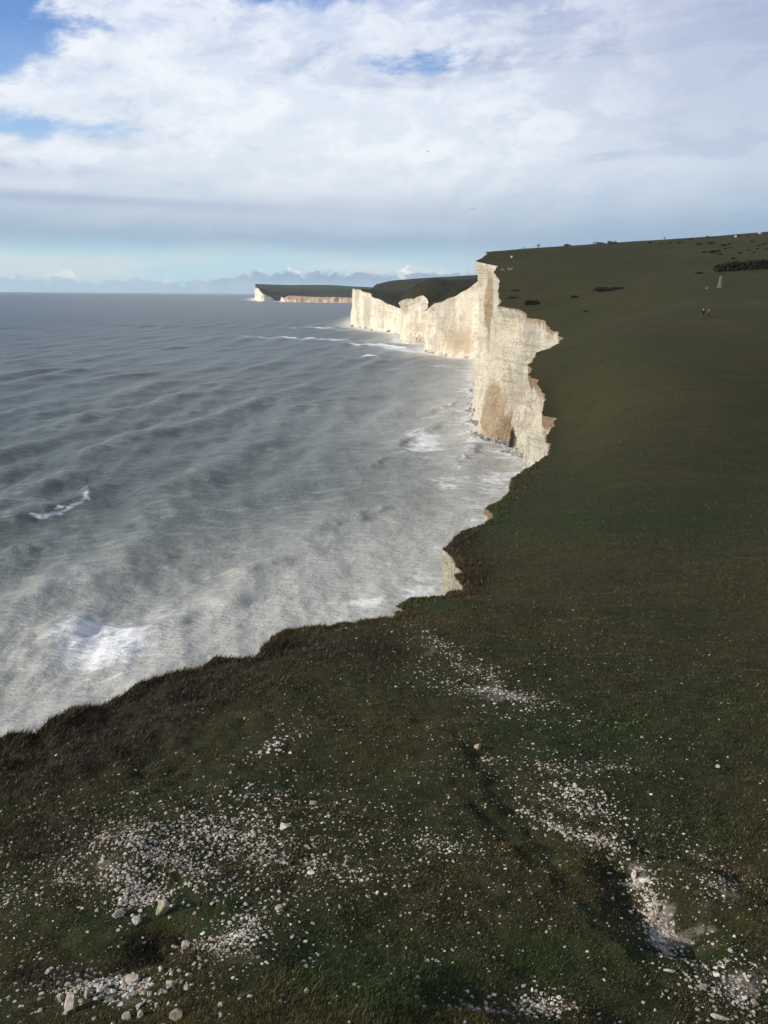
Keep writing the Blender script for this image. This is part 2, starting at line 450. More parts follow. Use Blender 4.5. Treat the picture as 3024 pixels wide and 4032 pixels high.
# ------------------------------------------------------------------ the near down: edge and height
ED = np.array([(17.5, -8.8), (20, -9.3), (25, -10.3), (34, -12.3), (50, -15.0), (68, -17), (85, -18.1), (95, -18.8), (110, -19.3), (135, -18.7), (145, -17.3),
               (158, -15.2), (168, -13.8), (180, -11.3), (190, -9.3), (225, -7.2), (250, -6.2), (275, -4.8), (295, -3.4), (340, 1.5), (400, 9.5), (430, 14.5), (455, 19), (480, 25), (520, 32)], float)
edge_uv = [(0, 2922), (60, 2912), (146, 2911), (157, 2896), (240, 2850), (255, 2836), (273, 2807), (301, 2800), (380, 2775), (482, 2733), (530, 2700), (603, 2673), (700, 2648), (747, 2631), (844, 2595),
           (930, 2588), (1000, 2580), (1007, 2571), (1030, 2545), (1060, 2522), (1121, 2480), (1206, 2474), (1300, 2472), (1326, 2462), (1400, 2463), (1446, 2440), (1500, 2432), (1547, 2430),
           (1561, 2410), (1601, 2411), (1591, 2400), (1561, 2382), (1615, 2358), (1700, 2352), (1747, 2350), (1762, 2334), (1821, 2325), (1826, 2306), (1800, 2285), (1787, 2270), (1835, 2262), (1810, 2245), (1791, 2233),
           (1788, 2205), (1775, 2192), (1743, 2170), (1748, 2160), (1772, 2145), (1790, 2120), (1831, 2091), (1870, 2078), (1909, 2061), (1936, 2041), (1940, 2025), (1926, 2012), (1911, 2004), (1920, 1992), (1960, 1972), (1997, 1943), (2009, 1925),
           (2011, 1911), (2013, 1886), (2040, 1868), (2066, 1850), (2095, 1833), (2139, 1801), (2155, 1790), (2162, 1772), (2168, 1748), (2152, 1738), (2147, 1720), (2168, 1691), (2184, 1667),
           (2187, 1645), (2150, 1640), (2135, 1638), (2133, 1618), (2143, 1602), (2145, 1565), (2133, 1536), (2117, 1516), (2113, 1500), (2084, 1492), (2086, 1471), (2097, 1467), (2097, 1456), (2086, 1451), (2084, 1435),
           (2101, 1420), (2107, 1406), (2113, 1384), (2160, 1373), (2200, 1347), (2217, 1329), (2200, 1321), (2196, 1303), (2166, 1302), (2152, 1280), (2150, 1262), (2107, 1260), (2078, 1256),
           (2074, 1237), (2042, 1217), (1985, 1207), (1964, 1203), (1977, 1189), (1970, 1170), (1959, 1145), (1968, 1120), (1972, 1103), (1946, 1069), (1963, 1048), (1940, 1044), (1913, 1036), (1890, 1032), (1870, 1026), (1893, 1016), (1908, 1006), (1917, 989)]
def solve_edge(u, v):
    D = np.geomspace(10, 520, 6000); d = ray(u, v); te = d[2] / math.hypot(d[0], d[1])
    g = te * D - np.interp(D, ED[:, 0], ED[:, 1])
    i = np.argmin(np.abs(g) / D); return D[i]
edgeP = []
lastD = 0
FARD = [235, 242, 250, 258, 266, 268, 275, 279, 282, 287, 292, 296, 302, 310, 320, 330, 337, 352, 360, 365, 368, 370, 373, 382, 390, 402]
n0 = edge_uv.index((2217, 1329)); assert len(edge_uv) - n0 == len(FARD), (len(edge_uv), n0, len(FARD))
for k_, (u, v) in enumerate(edge_uv):
    D = solve_edge(u, v) if k_ < n0 else FARD[k_ - n0]
    edgeP.append(at(u, v, D))
edgeP = np.array(edgeP)
print('edge D', [round(float(np.hypot(*p[:2]))) for p in edgeP][::8])
pre = np.array([(-120, -200, 47), (-75, -90, 45), (-42, -35, 43), (-26, -8, 42.0), (-17.5, 5, 41.5), (-12.6, 11.2, 41.3)], float)
post = np.array([(46.8, 425, 67), (50.5, 455, 65), (56, 505, 60), (63, 560, 55), (74, 640, 51), (100, 730, 48)], float)
edgeP = np.vstack([pre, edgeP, post])

ctl = [tuple(p) for p in edgeP]
ZI = [(3, -3.6), (6, -6.0), (10, -7.2), (15, -8.35), (20, -9.35), (30, -11.2), (50, -13.8), (70, -15.8), (95, -16.6), (120, -15.6), (145, -12.2), (165, -8.6), (185, -5.2)]
for azd in (-20, -5, 5, 15, 26, 38, 55):
    for D, z in ZI:
        if azd < 0 and D > (15 if azd == -20 else 20): continue
        if azd == 5 and D > 30: continue
        if azd == 15 and D > 95 and D < 180: pass
        a = R(azd); ctl.append((D * math.sin(a), D * math.cos(a), EYE + z + (0.02 * D if azd > 30 else 0)))
for azd in (90, 130, 180, -130, -80):
    for D, z in ((3, -2.5), (8, -4.0), (16, -4.8)):
        if azd == -80: z -= 1.5 + 0.1 * D
        a = R(azd); ctl.append((D * math.sin(a), D * math.cos(a), EYE + z))
for azd in (90, 130, 180):
    for D, z in ((60, -4.0), (250, 8)):
        a = R(azd); ctl.append((D * math.sin(a), D * math.cos(a), EYE + z))
ctl.append((0, 0, EYE - 1.7))
# the far hillside, its crest, and the ground falling away behind
for u, v, D in [(1945, 987, 405), (1990, 984, 408), (2050, 979, 412), (2120, 974, 418), (2180, 969.5, 422), (2320, 960.5, 430), (2500, 949, 436), (2700, 936, 446), (2900, 922, 456), (2240, 965.5, 428), (2400, 956, 430), (2600, 944, 440), (2800, 930, 450), (3024, 913, 460), (3400, 885, 470),
                (2755, 1258, 186), (2400, 1262, 205), (3024, 1250, 186), (2150, 1212, 288), (2150, 1152, 314), (2050, 1180, 305), (2600, 1140, 280), (2835, 1132, 262), (3024, 1130, 260),
                (2120, 1080, 338), (2400, 1060, 335), (2700, 1050, 335), (3024, 1040, 335), (2080, 1010, 380), (2250, 1000, 390), (2450, 992, 400), (2600, 985, 400), (2780, 975, 400), (2950, 955, 400)]:
    ctl.append(tuple(at(u, v, D)))
for u, v, D in [(2120, 974, 418), (2400, 956, 430), (2800, 930, 450), (3400, 885, 470)]:
    p = at(u, v, D); k = 1.25
    ctl.append((p[0] * k, p[1] * k, p[2] - 6)); ctl.append((p[0] * 1.7, p[1] * 1.7, p[2] - 35))
ctl = np.array(ctl)
base_h = RBF(warp(ctl[:, 0], ctl[:, 1]), ctl[:, 2], 0.06)
cD = np.hypot(ctl[:, 0], ctl[:, 1]); fm = cD > 100
far_h = RBF(ctl[fm][:, :2] / 100, ctl[fm][:, 2], 0.25, 0.06)
print('far residual', np.abs(far_h(ctl[fm][:, :2] / 100) - ctl[fm][:, 2]).max())
_rl = []
for p, q in zip(edgeP[:-1], edgeP[1:]):            # the rim line itself, every 2 m
    l_ = np.hypot(*(q - p)[:2])
    if np.hypot(*p[:2]) > 120 and q[1] > 0:
        for k_ in range(max(1, int(l_ / 2))): _rl.append(p + (q - p) * k_ / max(1, int(l_ / 2)))
_rl = np.array(_rl)

def smooth_h(x, y):
    D = np.hypot(x, y); w = ss(D, 140, 190)
    z = base_h(warp(x, y))
    m = w > 0
    if m.any(): z[m] = z[m] * (1 - w[m]) + w[m] * far_h(np.stack([x[m], y[m]], -1) / 100)
    return z
_rr = _rl[:, 2] - smooth_h(_rl[:, 0].copy(), _rl[:, 1].copy())
def raw_h(x, y):
    x = np.asarray(x, float); y = np.asarray(y, float)
    z = smooth_h(x, y); m = (np.hypot(x, y) > 110) & (np.hypot(x, y) < 700)
    if m.any():
        def fix(a, b):
            d = np.sqrt((a[:, None] - _rl[None, :, 0]) ** 2 + (b[:, None] - _rl[None, :, 1]) ** 2)
            w = np.exp(-d / 3.0) + 1e-12
            return (w * _rr).sum(1) / w.sum(1) * np.exp(-d.min(1) / 14.0)
        z[m] += chunked(fix, x[m], y[m], n=20000) * ss(np.hypot(x[m], y[m]), 120, 150)
    return z

def ground_px(u, v, hf, Dmin=4.0, Dmax=160.0):
    u = np.atleast_1d(np.asarray(u, float)); v = np.atleast_1d(np.asarray(v, float))
    d = ray(u, v); d = d / np.hypot(d[:, 0], d[:, 1])[:, None]
    Ds = np.geomspace(Dmin, Dmax, 70)
    x = (d[:, 0, None] * Ds).ravel(); y = (d[:, 1, None] * Ds).ravel()
    z = hf(x, y).reshape(len(u), -1)
    below = EYE + d[:, 2, None] * Ds < z
    i = np.argmax(below, 1); i = np.clip(i, 1, len(Ds) - 1)
    r = np.arange(len(u))
    g0 = EYE + d[:, 2] * Ds[i - 1] - z[r, i - 1]; g1 = EYE + d[:, 2] * Ds[i] - z[r, i]
    t = np.clip(g0 / (g0 - g1 + 1e-9), 0, 1)
    D = Ds[i - 1] + t * (Ds[i] - Ds[i - 1])
    return np.stack([d[:, 0] * D, d[:, 1] * D], -1), D

def line_px(pts): return ground_px([p[0] for p in pts], [p[1] for p in pts], raw_h)[0]

def seg_dist(x, y, Q):
    """distance and side (+ on the right of the walking direction) to polyline Q"""
    best = np.full(len(x), 1e9); side = np.zeros(len(x))
    for a, b in zip(Q[:-1], Q[1:]):
        d = b - a; L2 = d @ d
        t = np.clip(((x - a[0]) * d[0] + (y - a[1]) * d[1]) / L2, 0, 1)
        qx = x - (a[0] + t * d[0]); qy = y - (a[1] + t * d[1])
        r = np.hypot(qx, qy); m = r < best
        best = np.where(m, r, best); side = np.where(m, np.sign(d[1] * qx - d[0] * qy), side)
    return best, side

GUL = line_px([(2430, 3380), (2500, 3470), (2545, 3560), (2590, 3640), (2660, 3715)])
GUL2 = line_px([(2640, 3712), (2740, 3690), (2860, 3650)])
LEDGE = line_px([(1860, 2990), (1930, 3110), (2010, 3200), (2120, 3380), (2200, 3480), (2330, 3620)])
LEDGE2 = line_px([(1840, 3170), (1880, 3230), (1940, 3290)])
LEDGE3 = line_px([(2560, 3380), (2750, 3480), (2900, 3560), (3024, 3450)])
LEDGE4 = line_px([(280, 3250), (420, 3370), (520, 3440), (640, 3480)])
PIT = line_px([(640, 3700), (690, 3730)])

def micro(x, y):
    D = np.hypot(x, y); near = 1 / (1 + (D / 60) ** 2)
    z = near * (0.30 * fbm(x / 5, y / 5, 0, 3, 1) + 0.13 * ss(-D, -110, -45) * fbm(x / 1.1, y / 1.1, 0, 3, 5) + 0.035 * ss(-D, -40, -18) * fbm(x / 0.25, y / 0.25, 0, 2, 9))
    z = z + 0.3 * fbm(x / 30, y / 30, 0, 4, 11) * ss(D, 40, 140)
    az_ = np.arctan2(x, y); hump = ss(-az_, 0.02, 0.25) * ss(D, 10, 14) * ss(-D, -34, -26)
    z = z + hump * (0.22 * fbm(x / 1.6, y / 1.6, 2, 4, 15) + 0.12 * np.abs(fbm(x / 0.5, y / 0.5, 2, 2, 16)))
    m = D < 45
    if m.any():
        xm, ym = x[m], y[m]; q = np.zeros(m.sum())
        jx = xm + 0.45 * fbm(xm * 1.2, ym * 1.2, 0, 4, 21); jy = ym + 0.45 * fbm(xm * 1.2, ym * 1.2, 3, 4, 22)
        d, s = seg_dist(jx, jy, GUL); q -= 0.17 * np.exp(-(d / 0.36) ** 2) - 0.07 * np.exp(-((d - 0.62) / 0.25) ** 2)
        d, s = seg_dist(jx, jy, GUL2); q -= 0.14 * np.exp(-(d / 0.25) ** 2)
        for Q, A, w in ((LEDGE, 0.10, 0.8), (LEDGE2, 0.12, 0.5), (LEDGE4, 0.12, 1.0)):
            d, s = seg_dist(jx, jy, Q); q -= A * ss(-d * s if Q is not LEDGE4 else d * s, -0.05, 0.22) * np.exp(-d / w)
        d, s = seg_dist(jx, jy, LEDGE3); q -= 0.14 * ss(-d * s, -0.1, 0.3) * np.exp(-d / 1.2)
        d, s = seg_dist(jx, jy, PIT); q -= 0.22 * np.exp(-(d / 0.32) ** 2)
        z[m] += q
    return z

def hA(x, y):
    return raw_h(x, y) + micro(x, y)

# dense jagged rim
def densify(P3, step_fn, jag=0.0, seed=0, fix=None):
    out = []; s = 0.0; S = []
    for a, b in zip(P3[:-1], P3[1:]):
        l = np.hypot(*(b - a)[:2]); st_ = step_fn(np.hypot(*((a + b) / 2)[:2])); n = max(1, int(l / st_))
        for k in range(n):
            out.append(a + (b - a) * k / n); S.append(s + l * k / n)
        s += l
    out.append(P3[-1]); S.append(s)
    Q = np.array(out); S = np.array(S)
    T = np.gradient(Q[:, :2], axis=0); T /= np.linalg.norm(T, axis=1)[:, None] + 1e-9
    N = np.stack([-T[:, 1], T[:, 0]], -1)           # seaward side (left of the walking direction)
    if jag:
        D = np.hypot(Q[:, 0], Q[:, 1])
        w = np.clip(D, 6, 1e9) * jag
        j = fbm(S / (w * 3.5), S * 0, 0, 5, seed, 0.62)
        Q[:, :2] += N * (j * w)[:, None]
    return Q, S, N

def smooth_poly(Q, S, width):
    """gaussian-smoothed copy of a polyline; width may vary along it"""
    out = np.empty((len(Q), 2)); width = np.broadcast_to(width, len(Q))
    wgt = np.gradient(S)
    for i in range(len(Q)):
        k = wgt * np.exp(-0.5 * ((S - S[i]) / width[i]) ** 2)
        out[i] = (k[:, None] * Q[:, :2]).sum(0) / k.sum()
    return out

def inside(x, y, poly):
    c = np.zeros(len(x), bool)
    a = poly; b = np.roll(poly, -1, 0)
    for (x1, y1), (x2, y2) in zip(a, b):
        if y1 == y2: continue
        m = (y1 > y) != (y2 > y)
        c[m] ^= x[m] < (x2 - x1) * (y[m] - y1) / (y2 - y1) + x1
    return c

def cdt(bpts, ipts):
    n = len(bpts)
    v = [Vector((float(p[0]), float(p[1]))) for p in np.vstack([bpts, ipts])]
    r = delaunay_2d_cdt(v, [(i, (i + 1) % n) for i in range(n)], [], 1, 1e-9)
    return np.array([tuple(p) for p in r[0]]), np.array([f for f in r[2] if len(f) == 3])

rimA, SA, NA = densify(edgeP, lambda D: max(0.10, D * 0.0022), 0.0042, 31)
rimA[:, 2] = hA(rimA[:, 0], rimA[:, 1])
print('rim A', len(rimA))
backA = np.array([(260, 900), (620, 800), (760, 300), (600, -250), (0, -330)], float)
def unwarp(q):
    m = np.hypot(q[:, 0], q[:, 1]); D = 2 * np.expm1(m); return q / (m[:, None] + 1e-12) * D[:, None]
polyw = np.vstack([warp(rimA[:, 0], rimA[:, 1]), warp(backA[:, 0], backA[:, 1])])
pts = []
D = 0.6
while D < 900:
    da = 0.33 if D > 5 else 1.2
    for lo, hi, st_ in ((-180, -42, 3.0), (-42, 36, da), (36, 180, 3.0)):
        a = np.radians(np.arange(lo, hi, st_) + rng.uniform(0, st_)) + rng.normal(0, R(st_) * 0.12, len(np.arange(lo, hi, st_)))
        dd = D * (1 + rng.normal(0, 0.001, len(a)))
        pts.append(np.stack([dd * np.sin(a), dd * np.cos(a)], -1))
    D *= 1.03 if D < 5 else (1.0062 if D < 60 else 1.011)
pts = np.vstack(pts)
pw = warp(pts[:, 0], pts[:, 1])
pw = pw[inside(pw[:, 0], pw[:, 1], polyw)]
print('interior', len(pw))
Vw, Fw = cdt(polyw, pw)
XY = unwarp(Vw)
D = np.hypot(XY[:, 0], XY[:, 1])

GREEN = [(2480, 1050, 160, 30), (2300, 1030, 120, 25), (2900, 1160, 200, 40), (2100, 2010, 420, 90), (2700, 2050, 400, 110), (2450, 2870, 500, 110), (2150, 2920, 250, 120), (750, 3560, 260, 110), (900, 3620, 260, 90), (1250, 3750, 250, 200), (2150, 3780, 320, 160), (2500, 3080, 250, 90), (2650, 3300, 200, 120), (2750, 3760, 260, 90), (1600, 3900, 260, 160), (350, 3640, 200, 60), (1750, 2380, 150, 25), (2600, 3220, 200, 80)]
HEATH = [(2120, 1130, 120, 60, 0.5), (2420, 1130, 120, 40, 0.4), (120, 3020, 300, 130), (450, 2880, 350, 120), (800, 2700, 280, 90), (1150, 2560, 250, 70), (1500, 2560, 120, 80), (250, 3300, 260, 120), (200, 3850, 250, 60), (620, 3720, 140, 60), (1850, 2250, 120, 90), (1800, 2120, 100, 40)]
BARE = [(600, 3370, 300, 70, 0.30), (850, 3270, 330, 70, 0.25), (1950, 2735, 180, 30, 0.4), (2260, 3180, 200, 40, 0.35), (560, 3540, 120, 30, 0.5), (2900, 3900, 150, 60, 0.4), (380, 3930, 200, 60, 0.3), (2600, 3620, 70, 90, 1.0), (2660, 3715, 110, 28, 1.0), (2780, 3660, 120, 25, 0.8), (2500, 3450, 70, 70, 0.9), (1900, 2700, 260, 60, 0.5), (1700, 2560, 90, 80, 0.5), (2850, 3520, 150, 60, 0.55), (2950, 3850, 130, 130, 0.55), (400, 3400, 140, 70, 0.3), (950, 3780, 150, 80, 0.55),
        (2150, 3980, 150, 60, 0.5), (500, 3950, 220, 60, 0.4), (2130, 3380, 70, 60, 0.4), (2010, 1062, 45, 5, 1.5), (2035, 1030, 22, 5, 1.3), (1975, 1012, 14, 5, 1.0), (2795, 1136, 24, 3, 1.25), (2310, 1138, 20, 3, 0.8), (2960, 1190, 70, 6, 0.62)]
def tintA(x, y, z):
    w = np.zeros((len(x), 3)); p = np.stack([x, y, z], -1)
    u = np.full(len(x), -9e3); v = u.copy(); m = y > 1
    u[m], v[m] = proj(p[m])
    for k, T in enumerate((GREEN, HEATH, BARE)):
        for q in T:
            w[:, k] += (q[4] if len(q) > 4 else 1.0) * np.exp(-(((u - q[0]) / q[2]) ** 2 + ((v - q[1]) / q[3]) ** 2))
    w[:, :2] = np.clip(w[:, :2], 0, 1)
    return w

z = hA(XY[:, 0], XY[:, 1])
tA = tintA(XY[:, 0], XY[:, 1], z)
grassland = mesh_obj('ground', np.c_[XY, z], Fw, M_turf, {'tint': tA}, smooth=True)
tag(grassland, kind='structure')

# ------------------------------------------------------------------ cliffs
def cliff(name, rim, S, N, mat, rows, flare, sm_w, amp, seed, foot=-3.0, alcoves=(), spots=(), soil=None, top_soil=2.5):
    D = np.hypot(rim[:, 0], rim[:, 1])
    sm = smooth_poly(rim, S, np.clip(np.where(D < 90, D * 0.016, D * 0.04), 0.5, sm_w))
    T = np.gradient(sm, axis=0); T /= np.linalg.norm(T, axis=1)[:, None] + 1e-9
    Ns = np.stack([-T[:, 1], T[:, 0]], -1)
    t = np.linspace(0, 1, rows) ** 1.15
    Hh = rim[:, 2] - foot
    Z = rim[:, 2][:, None] - Hh[:, None] * t[None]
    dep = rim[:, 2][:, None] - Z
    wS = ss(dep, 0.0, 16.0)[..., None]
    XYc = rim[:, None, :2] * (1 - wS) + sm[:, None, :] * wS
    fl = np.broadcast_to(flare, len(rim))[:, None] * (dep / 45.0) ** 1.1 * 45 * (0.25 + 0.75 * ss(dep, 0, 45))
    nz = amp * ss(dep, 0.0, 5.0) * (0.12 + 0.88 * ss(D, 70, 170))[:, None]
    Xb, Yb = sm[:, 0][:, None] + 0 * Z, sm[:, 1][:, None] + 0 * Z
    off = fl + nz * (3.4 * fbm(Xb / 16, Yb / 16, Z / 60, 4, seed) + 1.5 * fbm(Xb / 4, Yb / 4, Z / 7, 5, seed + 5, 0.62)
                     - 2.8 * np.abs(vn(Xb / 8, Yb / 8, Z / 70, seed + 9)) + 0.30 * vn(Xb / 40, Yb / 40, Z / 0.9, seed + 12) + 0.5 * np.round(2.2 * vn(Xb / 7, Yb / 7, Z / 14, seed + 13)) )
    off += 1.5 * ss(-Z, -2.5, 0.0) * amp * (0.5 + 0.5 * vn(Xb / 5, Yb / 5, 0, seed + 20))     # the wave-cut foot
    Nn = N[:, None, :] * (1 - wS) + Ns[:, None, :] * wS
    Pc = np.dstack([XYc + Nn * off[..., None], Z])
    u, v = proj(Pc.reshape(-1, 3)); u = u.reshape(Z.shape); v = v.reshape(Z.shape)
    def locate(q, lim=None):
        d = (u - q[0]) ** 2 + (v - q[1]) ** 2
        if lim is not None: d = np.where((D[:, None] > lim[0]) & (D[:, None] < lim[1]), d, 1e12)
        near_ = d < max(81.0, d.min() * 1.01)                     # the front-most surface at that spot
        d = np.where(near_, np.hypot(Pc[..., 0], Pc[..., 1]), 1e12)
        i, j = np.unravel_index(np.argmin(d), d.shape); return Pc[i, j].copy(), i
    for (q, rs, rz, depth, lim) in alcoves:
        c, i = locate(q, lim); print('alcove', q, c, round(D[i]))
        g = np.exp(-(((S - S[i]) / rs)[:, None] ** 2 + ((Z - c[2]) / rz) ** 2) ** 1.5)
        Pc[..., :2] -= Ns[:, None, :] * (g * depth)[..., None]
        u, v = proj(Pc.reshape(-1, 3)); u = u.reshape(Z.shape); v = v.reshape(Z.shape)
    tint = np.zeros(Z.shape + (3,))
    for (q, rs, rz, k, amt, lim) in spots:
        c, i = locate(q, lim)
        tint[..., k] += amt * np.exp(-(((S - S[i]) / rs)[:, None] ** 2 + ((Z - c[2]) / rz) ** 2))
    sn = 0.5 + 0.9 * fbm(S / 14, S * 0, 0, 3, seed + 40)
    if soil is not None: sn = sn + soil(S, D)
    tint[..., 1] += np.clip(1.0 - dep / (top_soil * np.clip(sn, 0.05, 3)[:, None] + 0.05), 0, 1) ** 0.5
    tint[..., 2] += (0.45 if seed == 3 else 1.0) * ss(-Z, -5.0, -1.0) * (0.62 + 0.5 * fbm(S / 10, S * 0, 0, 3, seed + 50))[:, None]
    n, m = Z.shape
    idx = np.arange(n * m).reshape(n, m)
    F = np.stack([idx[:-1, :-1], idx[:-1, 1:], idx[1:, 1:], idx[1:, :-1]], -1).reshape(-1, 4)
    o = mesh_obj(name, Pc.reshape(-1, 3), F, mat, {'tint': tint.reshape(-1, 3)}, smooth=True)
    tag(o, kind='structure')
    return o, sm, Ns, Pc

sel = SA > 0
farr = (250, 480)
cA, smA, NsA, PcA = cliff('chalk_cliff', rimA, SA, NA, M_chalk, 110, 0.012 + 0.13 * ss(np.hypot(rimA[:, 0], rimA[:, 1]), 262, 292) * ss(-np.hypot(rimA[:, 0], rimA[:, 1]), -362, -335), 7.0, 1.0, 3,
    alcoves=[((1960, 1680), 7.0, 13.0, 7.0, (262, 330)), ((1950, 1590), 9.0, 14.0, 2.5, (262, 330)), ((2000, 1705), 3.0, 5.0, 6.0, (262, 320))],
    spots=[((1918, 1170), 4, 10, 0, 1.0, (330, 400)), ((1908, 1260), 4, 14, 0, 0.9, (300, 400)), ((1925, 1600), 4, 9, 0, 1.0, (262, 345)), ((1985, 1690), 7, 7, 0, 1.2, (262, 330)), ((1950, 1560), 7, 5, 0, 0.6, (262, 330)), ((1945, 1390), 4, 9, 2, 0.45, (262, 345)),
           ((2140, 1540), 5, 6, 0, 0.5, (180, 300)), ((2006, 1722), 1.9, 3.2, 2, 3.0, (262, 320)), ((2184, 1650), 4, 6, 1, 1.1, (100, 300)), ((2095, 1460), 4, 5, 1, 1.0, (100, 300)), ((2166, 1750), 4, 5, 1, 0.9, (90, 300)), ((1936, 2030), 3, 6, 1, 1.0, (50, 300))],  # the small strong spot is cave-mouth shade painted into the colour
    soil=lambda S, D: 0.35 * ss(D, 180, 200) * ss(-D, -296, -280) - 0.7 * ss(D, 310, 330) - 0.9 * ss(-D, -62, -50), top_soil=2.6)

# ------------------------------------------------------------------ the next headlands
def seaD(u, v): return depth_at_sea(u, v)
dB = {k: seaD(*k) for k in ((1881, 1418), (1751, 1403), (1666, 1387), (1630, 1352), (1378, 1286), (1474, 1302), (1568, 1312))}
print('B distances', {k: round(float(v)) for k, v in dB.items()})
D2R, D2L, D3, D4L, D4R = dB[(1881, 1418)] + 5, dB[(1666, 1387)] + 5, dB[(1630, 1352)] + 5, dB[(1378, 1286)] + 5, dB[(1568, 1312)] + 5
f2 = [(1900, 1095), (1866, 1120), (1848, 1135), (1835, 1144), (1816, 1154), (1793, 1169), (1773, 1174), (1751, 1185), (1734, 1193), (1712, 1198), (1702, 1208), (1689, 1218), (1682, 1224), (1668, 1226)]
f3 = [(1684, 1201), (1687, 1192), (1681, 1180), (1646, 1176), (1610, 1177), (1588, 1179), (1574, 1187)]
f4 = [(1568, 1213), (1542, 1203), (1510, 1190), (1484, 1175), (1464, 1170), (1458, 1156), (1454, 1151), (1430, 1146), (1428, 1140), (1405, 1139), (1389, 1138)]
EB = [np.array((118, 560, 58.0)), np.array((100, 640, 62.0))]
for i, (u, v) in enumerate(f2): EB.append(at(u, v, D2R + (D2L - D2R) * i / 13))
EB.append(np.array([0.058 * (D3 - 40), D3 - 40, 36.0]))
for i, (u, v) in enumerate(f3): EB.append(at(u, v, D3 - 4 + 8 * i / 6))
EB.append(np.array([0.0195 * (D3 + 90), D3 + 90, 38.0]))
for i, (u, v) in enumerate(f4): EB.append(at(u, v, D4R + (D4L - D4R) * i / 10))
EB += [np.array((-0.0335 * 1480, 1480, 52.0)), np.array((-0.020 * 1800, 1800, 42.0)), np.array((-0.002 * 2300, 2300, 35.0))]
EB = np.array(EB)
cb = [tuple(p) for p in EB]
for u, v, D in [(1486, 1127, 2150), (1500, 1119, 2150), (1520, 1112, 2150), (1540, 1105, 2100), (1600, 1101, 2000), (1700, 1096, 1900), (1869, 1088, 1800), (2100, 1070, 1800),
                (1500, 1150, 1700), (1470, 1150, 1600), (1600, 1140, 1600), (1700, 1165, 1300), (1760, 1130, 1500), (1850, 1112, 1400), (1640, 1160, 1300), (1560, 1165, 1500), (1800, 1148, 1000), (1880, 1100, 950), (1690, 1205, 1100)]:
    cb.append(tuple(at(u, v, D)))
for u, v, D in [(1500, 1119, 2150), (1700, 1096, 1900), (2100, 1070, 1800)]:
    p = at(u, v, D); cb.append((p[0] * 1.3, p[1] * 1.3, p[2] - 40))
cb = np.array(cb)
hB = RBF(cb[:, :2] / 1000, cb[:, 2], 0.02)
rimB, SB, NB = densify(EB, lambda D: 1.6, 0.0035, 77)
backB = np.array([(60, 3000), (700, 3000), (700, 560)], float)
polyB = np.vstack([rimB[:, :2], backB])
gx, gy = np.meshgrid(np.arange(-150, 720, 14.0), np.arange(540, 3010, 18.0))
gp = np.stack([gx.ravel(), gy.ravel()], -1) + rng.uniform(-4, 4, (gx.size, 2))
gp = gp[inside(gp[:, 0], gp[:, 1], polyB)]
Vb, Fb = cdt(polyB / 1000, gp / 1000); Vb = Vb * 1000
zb = hB(Vb / 1000) + 1.2 * fbm(Vb[:, 0] / 90, Vb[:, 1] / 90, 0, 4, 60)
rimB[:, 2] = hB(rimB[:, :2] / 1000) + 1.2 * fbm(rimB[:, 0] / 90, rimB[:, 1] / 90, 0, 4, 60)
hillB = tag(mesh_obj('hills', np.c_[Vb, zb], Fb, M_down, {'tint': np.zeros((len(Vb), 3))}, smooth=True), kind='structure')
cB, smB, NsB, PcB = cliff('chalk_cliff', rimB, SB, NB, M_chalk_mid, 60, 0.05, 14.0, 0.9, 13,
    spots=[((1440, 1245), 18, 12, 0, 0.5, None), ((1760, 1330), 40, 14, 0, 0.5, None), ((1640, 1290), 25, 8, 0, 0.55, None), ((1820, 1340), 25, 20, 0, 0.35, None)],
    soil=lambda S, D: 0.3 * ss(D, 1150, 1200) - 0.55 * ss(-D, -810, -790), top_soil=2.2)

# ------------------------------------------------------------------ the distant head
EC = []
tc_ = [(1006, 1142, 4300), (1017, 1136, 3900), (1021, 1142, 3850), (1027, 1149, 3850), (1051, 1163, 3850), (1071, 1173, 3870), (1086, 1181.5, 3950), (1094, 1183.5, 4000), (1101, 1181, 3950), (1115, 1173, 3700), (1137, 1165, 3640), (1182, 1166, 3620), (1237, 1169, 3600), (1293, 1169, 3570), (1348, 1170, 3540), (1390, 1172, 3520), (1480, 1172, 3480), (1560, 1170, 3450)]
tc_ = tc_[::-1]
EC = [at(*q) for q in tc_]
EC.append(np.array([-0.147 * 5200, 5200, 55.0]))
EC = np.array(EC)
cc = [tuple(p) for p in EC]
for u, v, D in [(1022, 1133, 4100), (1038, 1123.5, 4500), (1099, 1121, 4800), (1154, 1121.5, 4900), (1237, 1122, 5000), (1273, 1122, 5000), (1320, 1123.5, 5000), (1370, 1127, 5000), (1420, 1130, 5000), (1480, 1132, 5000), (1560, 1134, 5000),
                (1100, 1150, 4300), (1180, 1150, 4200), (1280, 1148, 4100), (1380, 1150, 4000), (1060, 1145, 4200), (1480, 1155, 4000)]:
    cc.append(tuple(at(u, v, D)))
for u in (1000, 1200, 1400, 1560):
    p = at(u, 1125, 5200); cc.append((p[0] * 1.2, p[1] * 1.2, p[2] - 50))
cc = np.array(cc)
hC = RBF(cc[:, :2] / 1000, cc[:, 2], 0.05)
rimC, SC_, NC = densify(EC, lambda D: 5.0, 0.0012, 99)
polyC = np.vstack([rimC[:, :2], [(-800, 6500), (150, 6500), (150, 3440)]])
gx, gy = np.meshgrid(np.arange(-900, 160, 25.0), np.arange(3400, 6500, 40.0))
gp = np.stack([gx.ravel(), gy.ravel()], -1) + rng.uniform(-8, 8, (gx.size, 2))
gp = gp[inside(gp[:, 0], gp[:, 1], polyC)]
Vc, Fc = cdt(polyC / 1000, gp / 1000); Vc = Vc * 1000
zc = np.maximum(hC(Vc / 1000) + 2.0 * fbm(Vc[:, 0] / 200, Vc[:, 1] / 200, 0, 4, 61), 0.5)
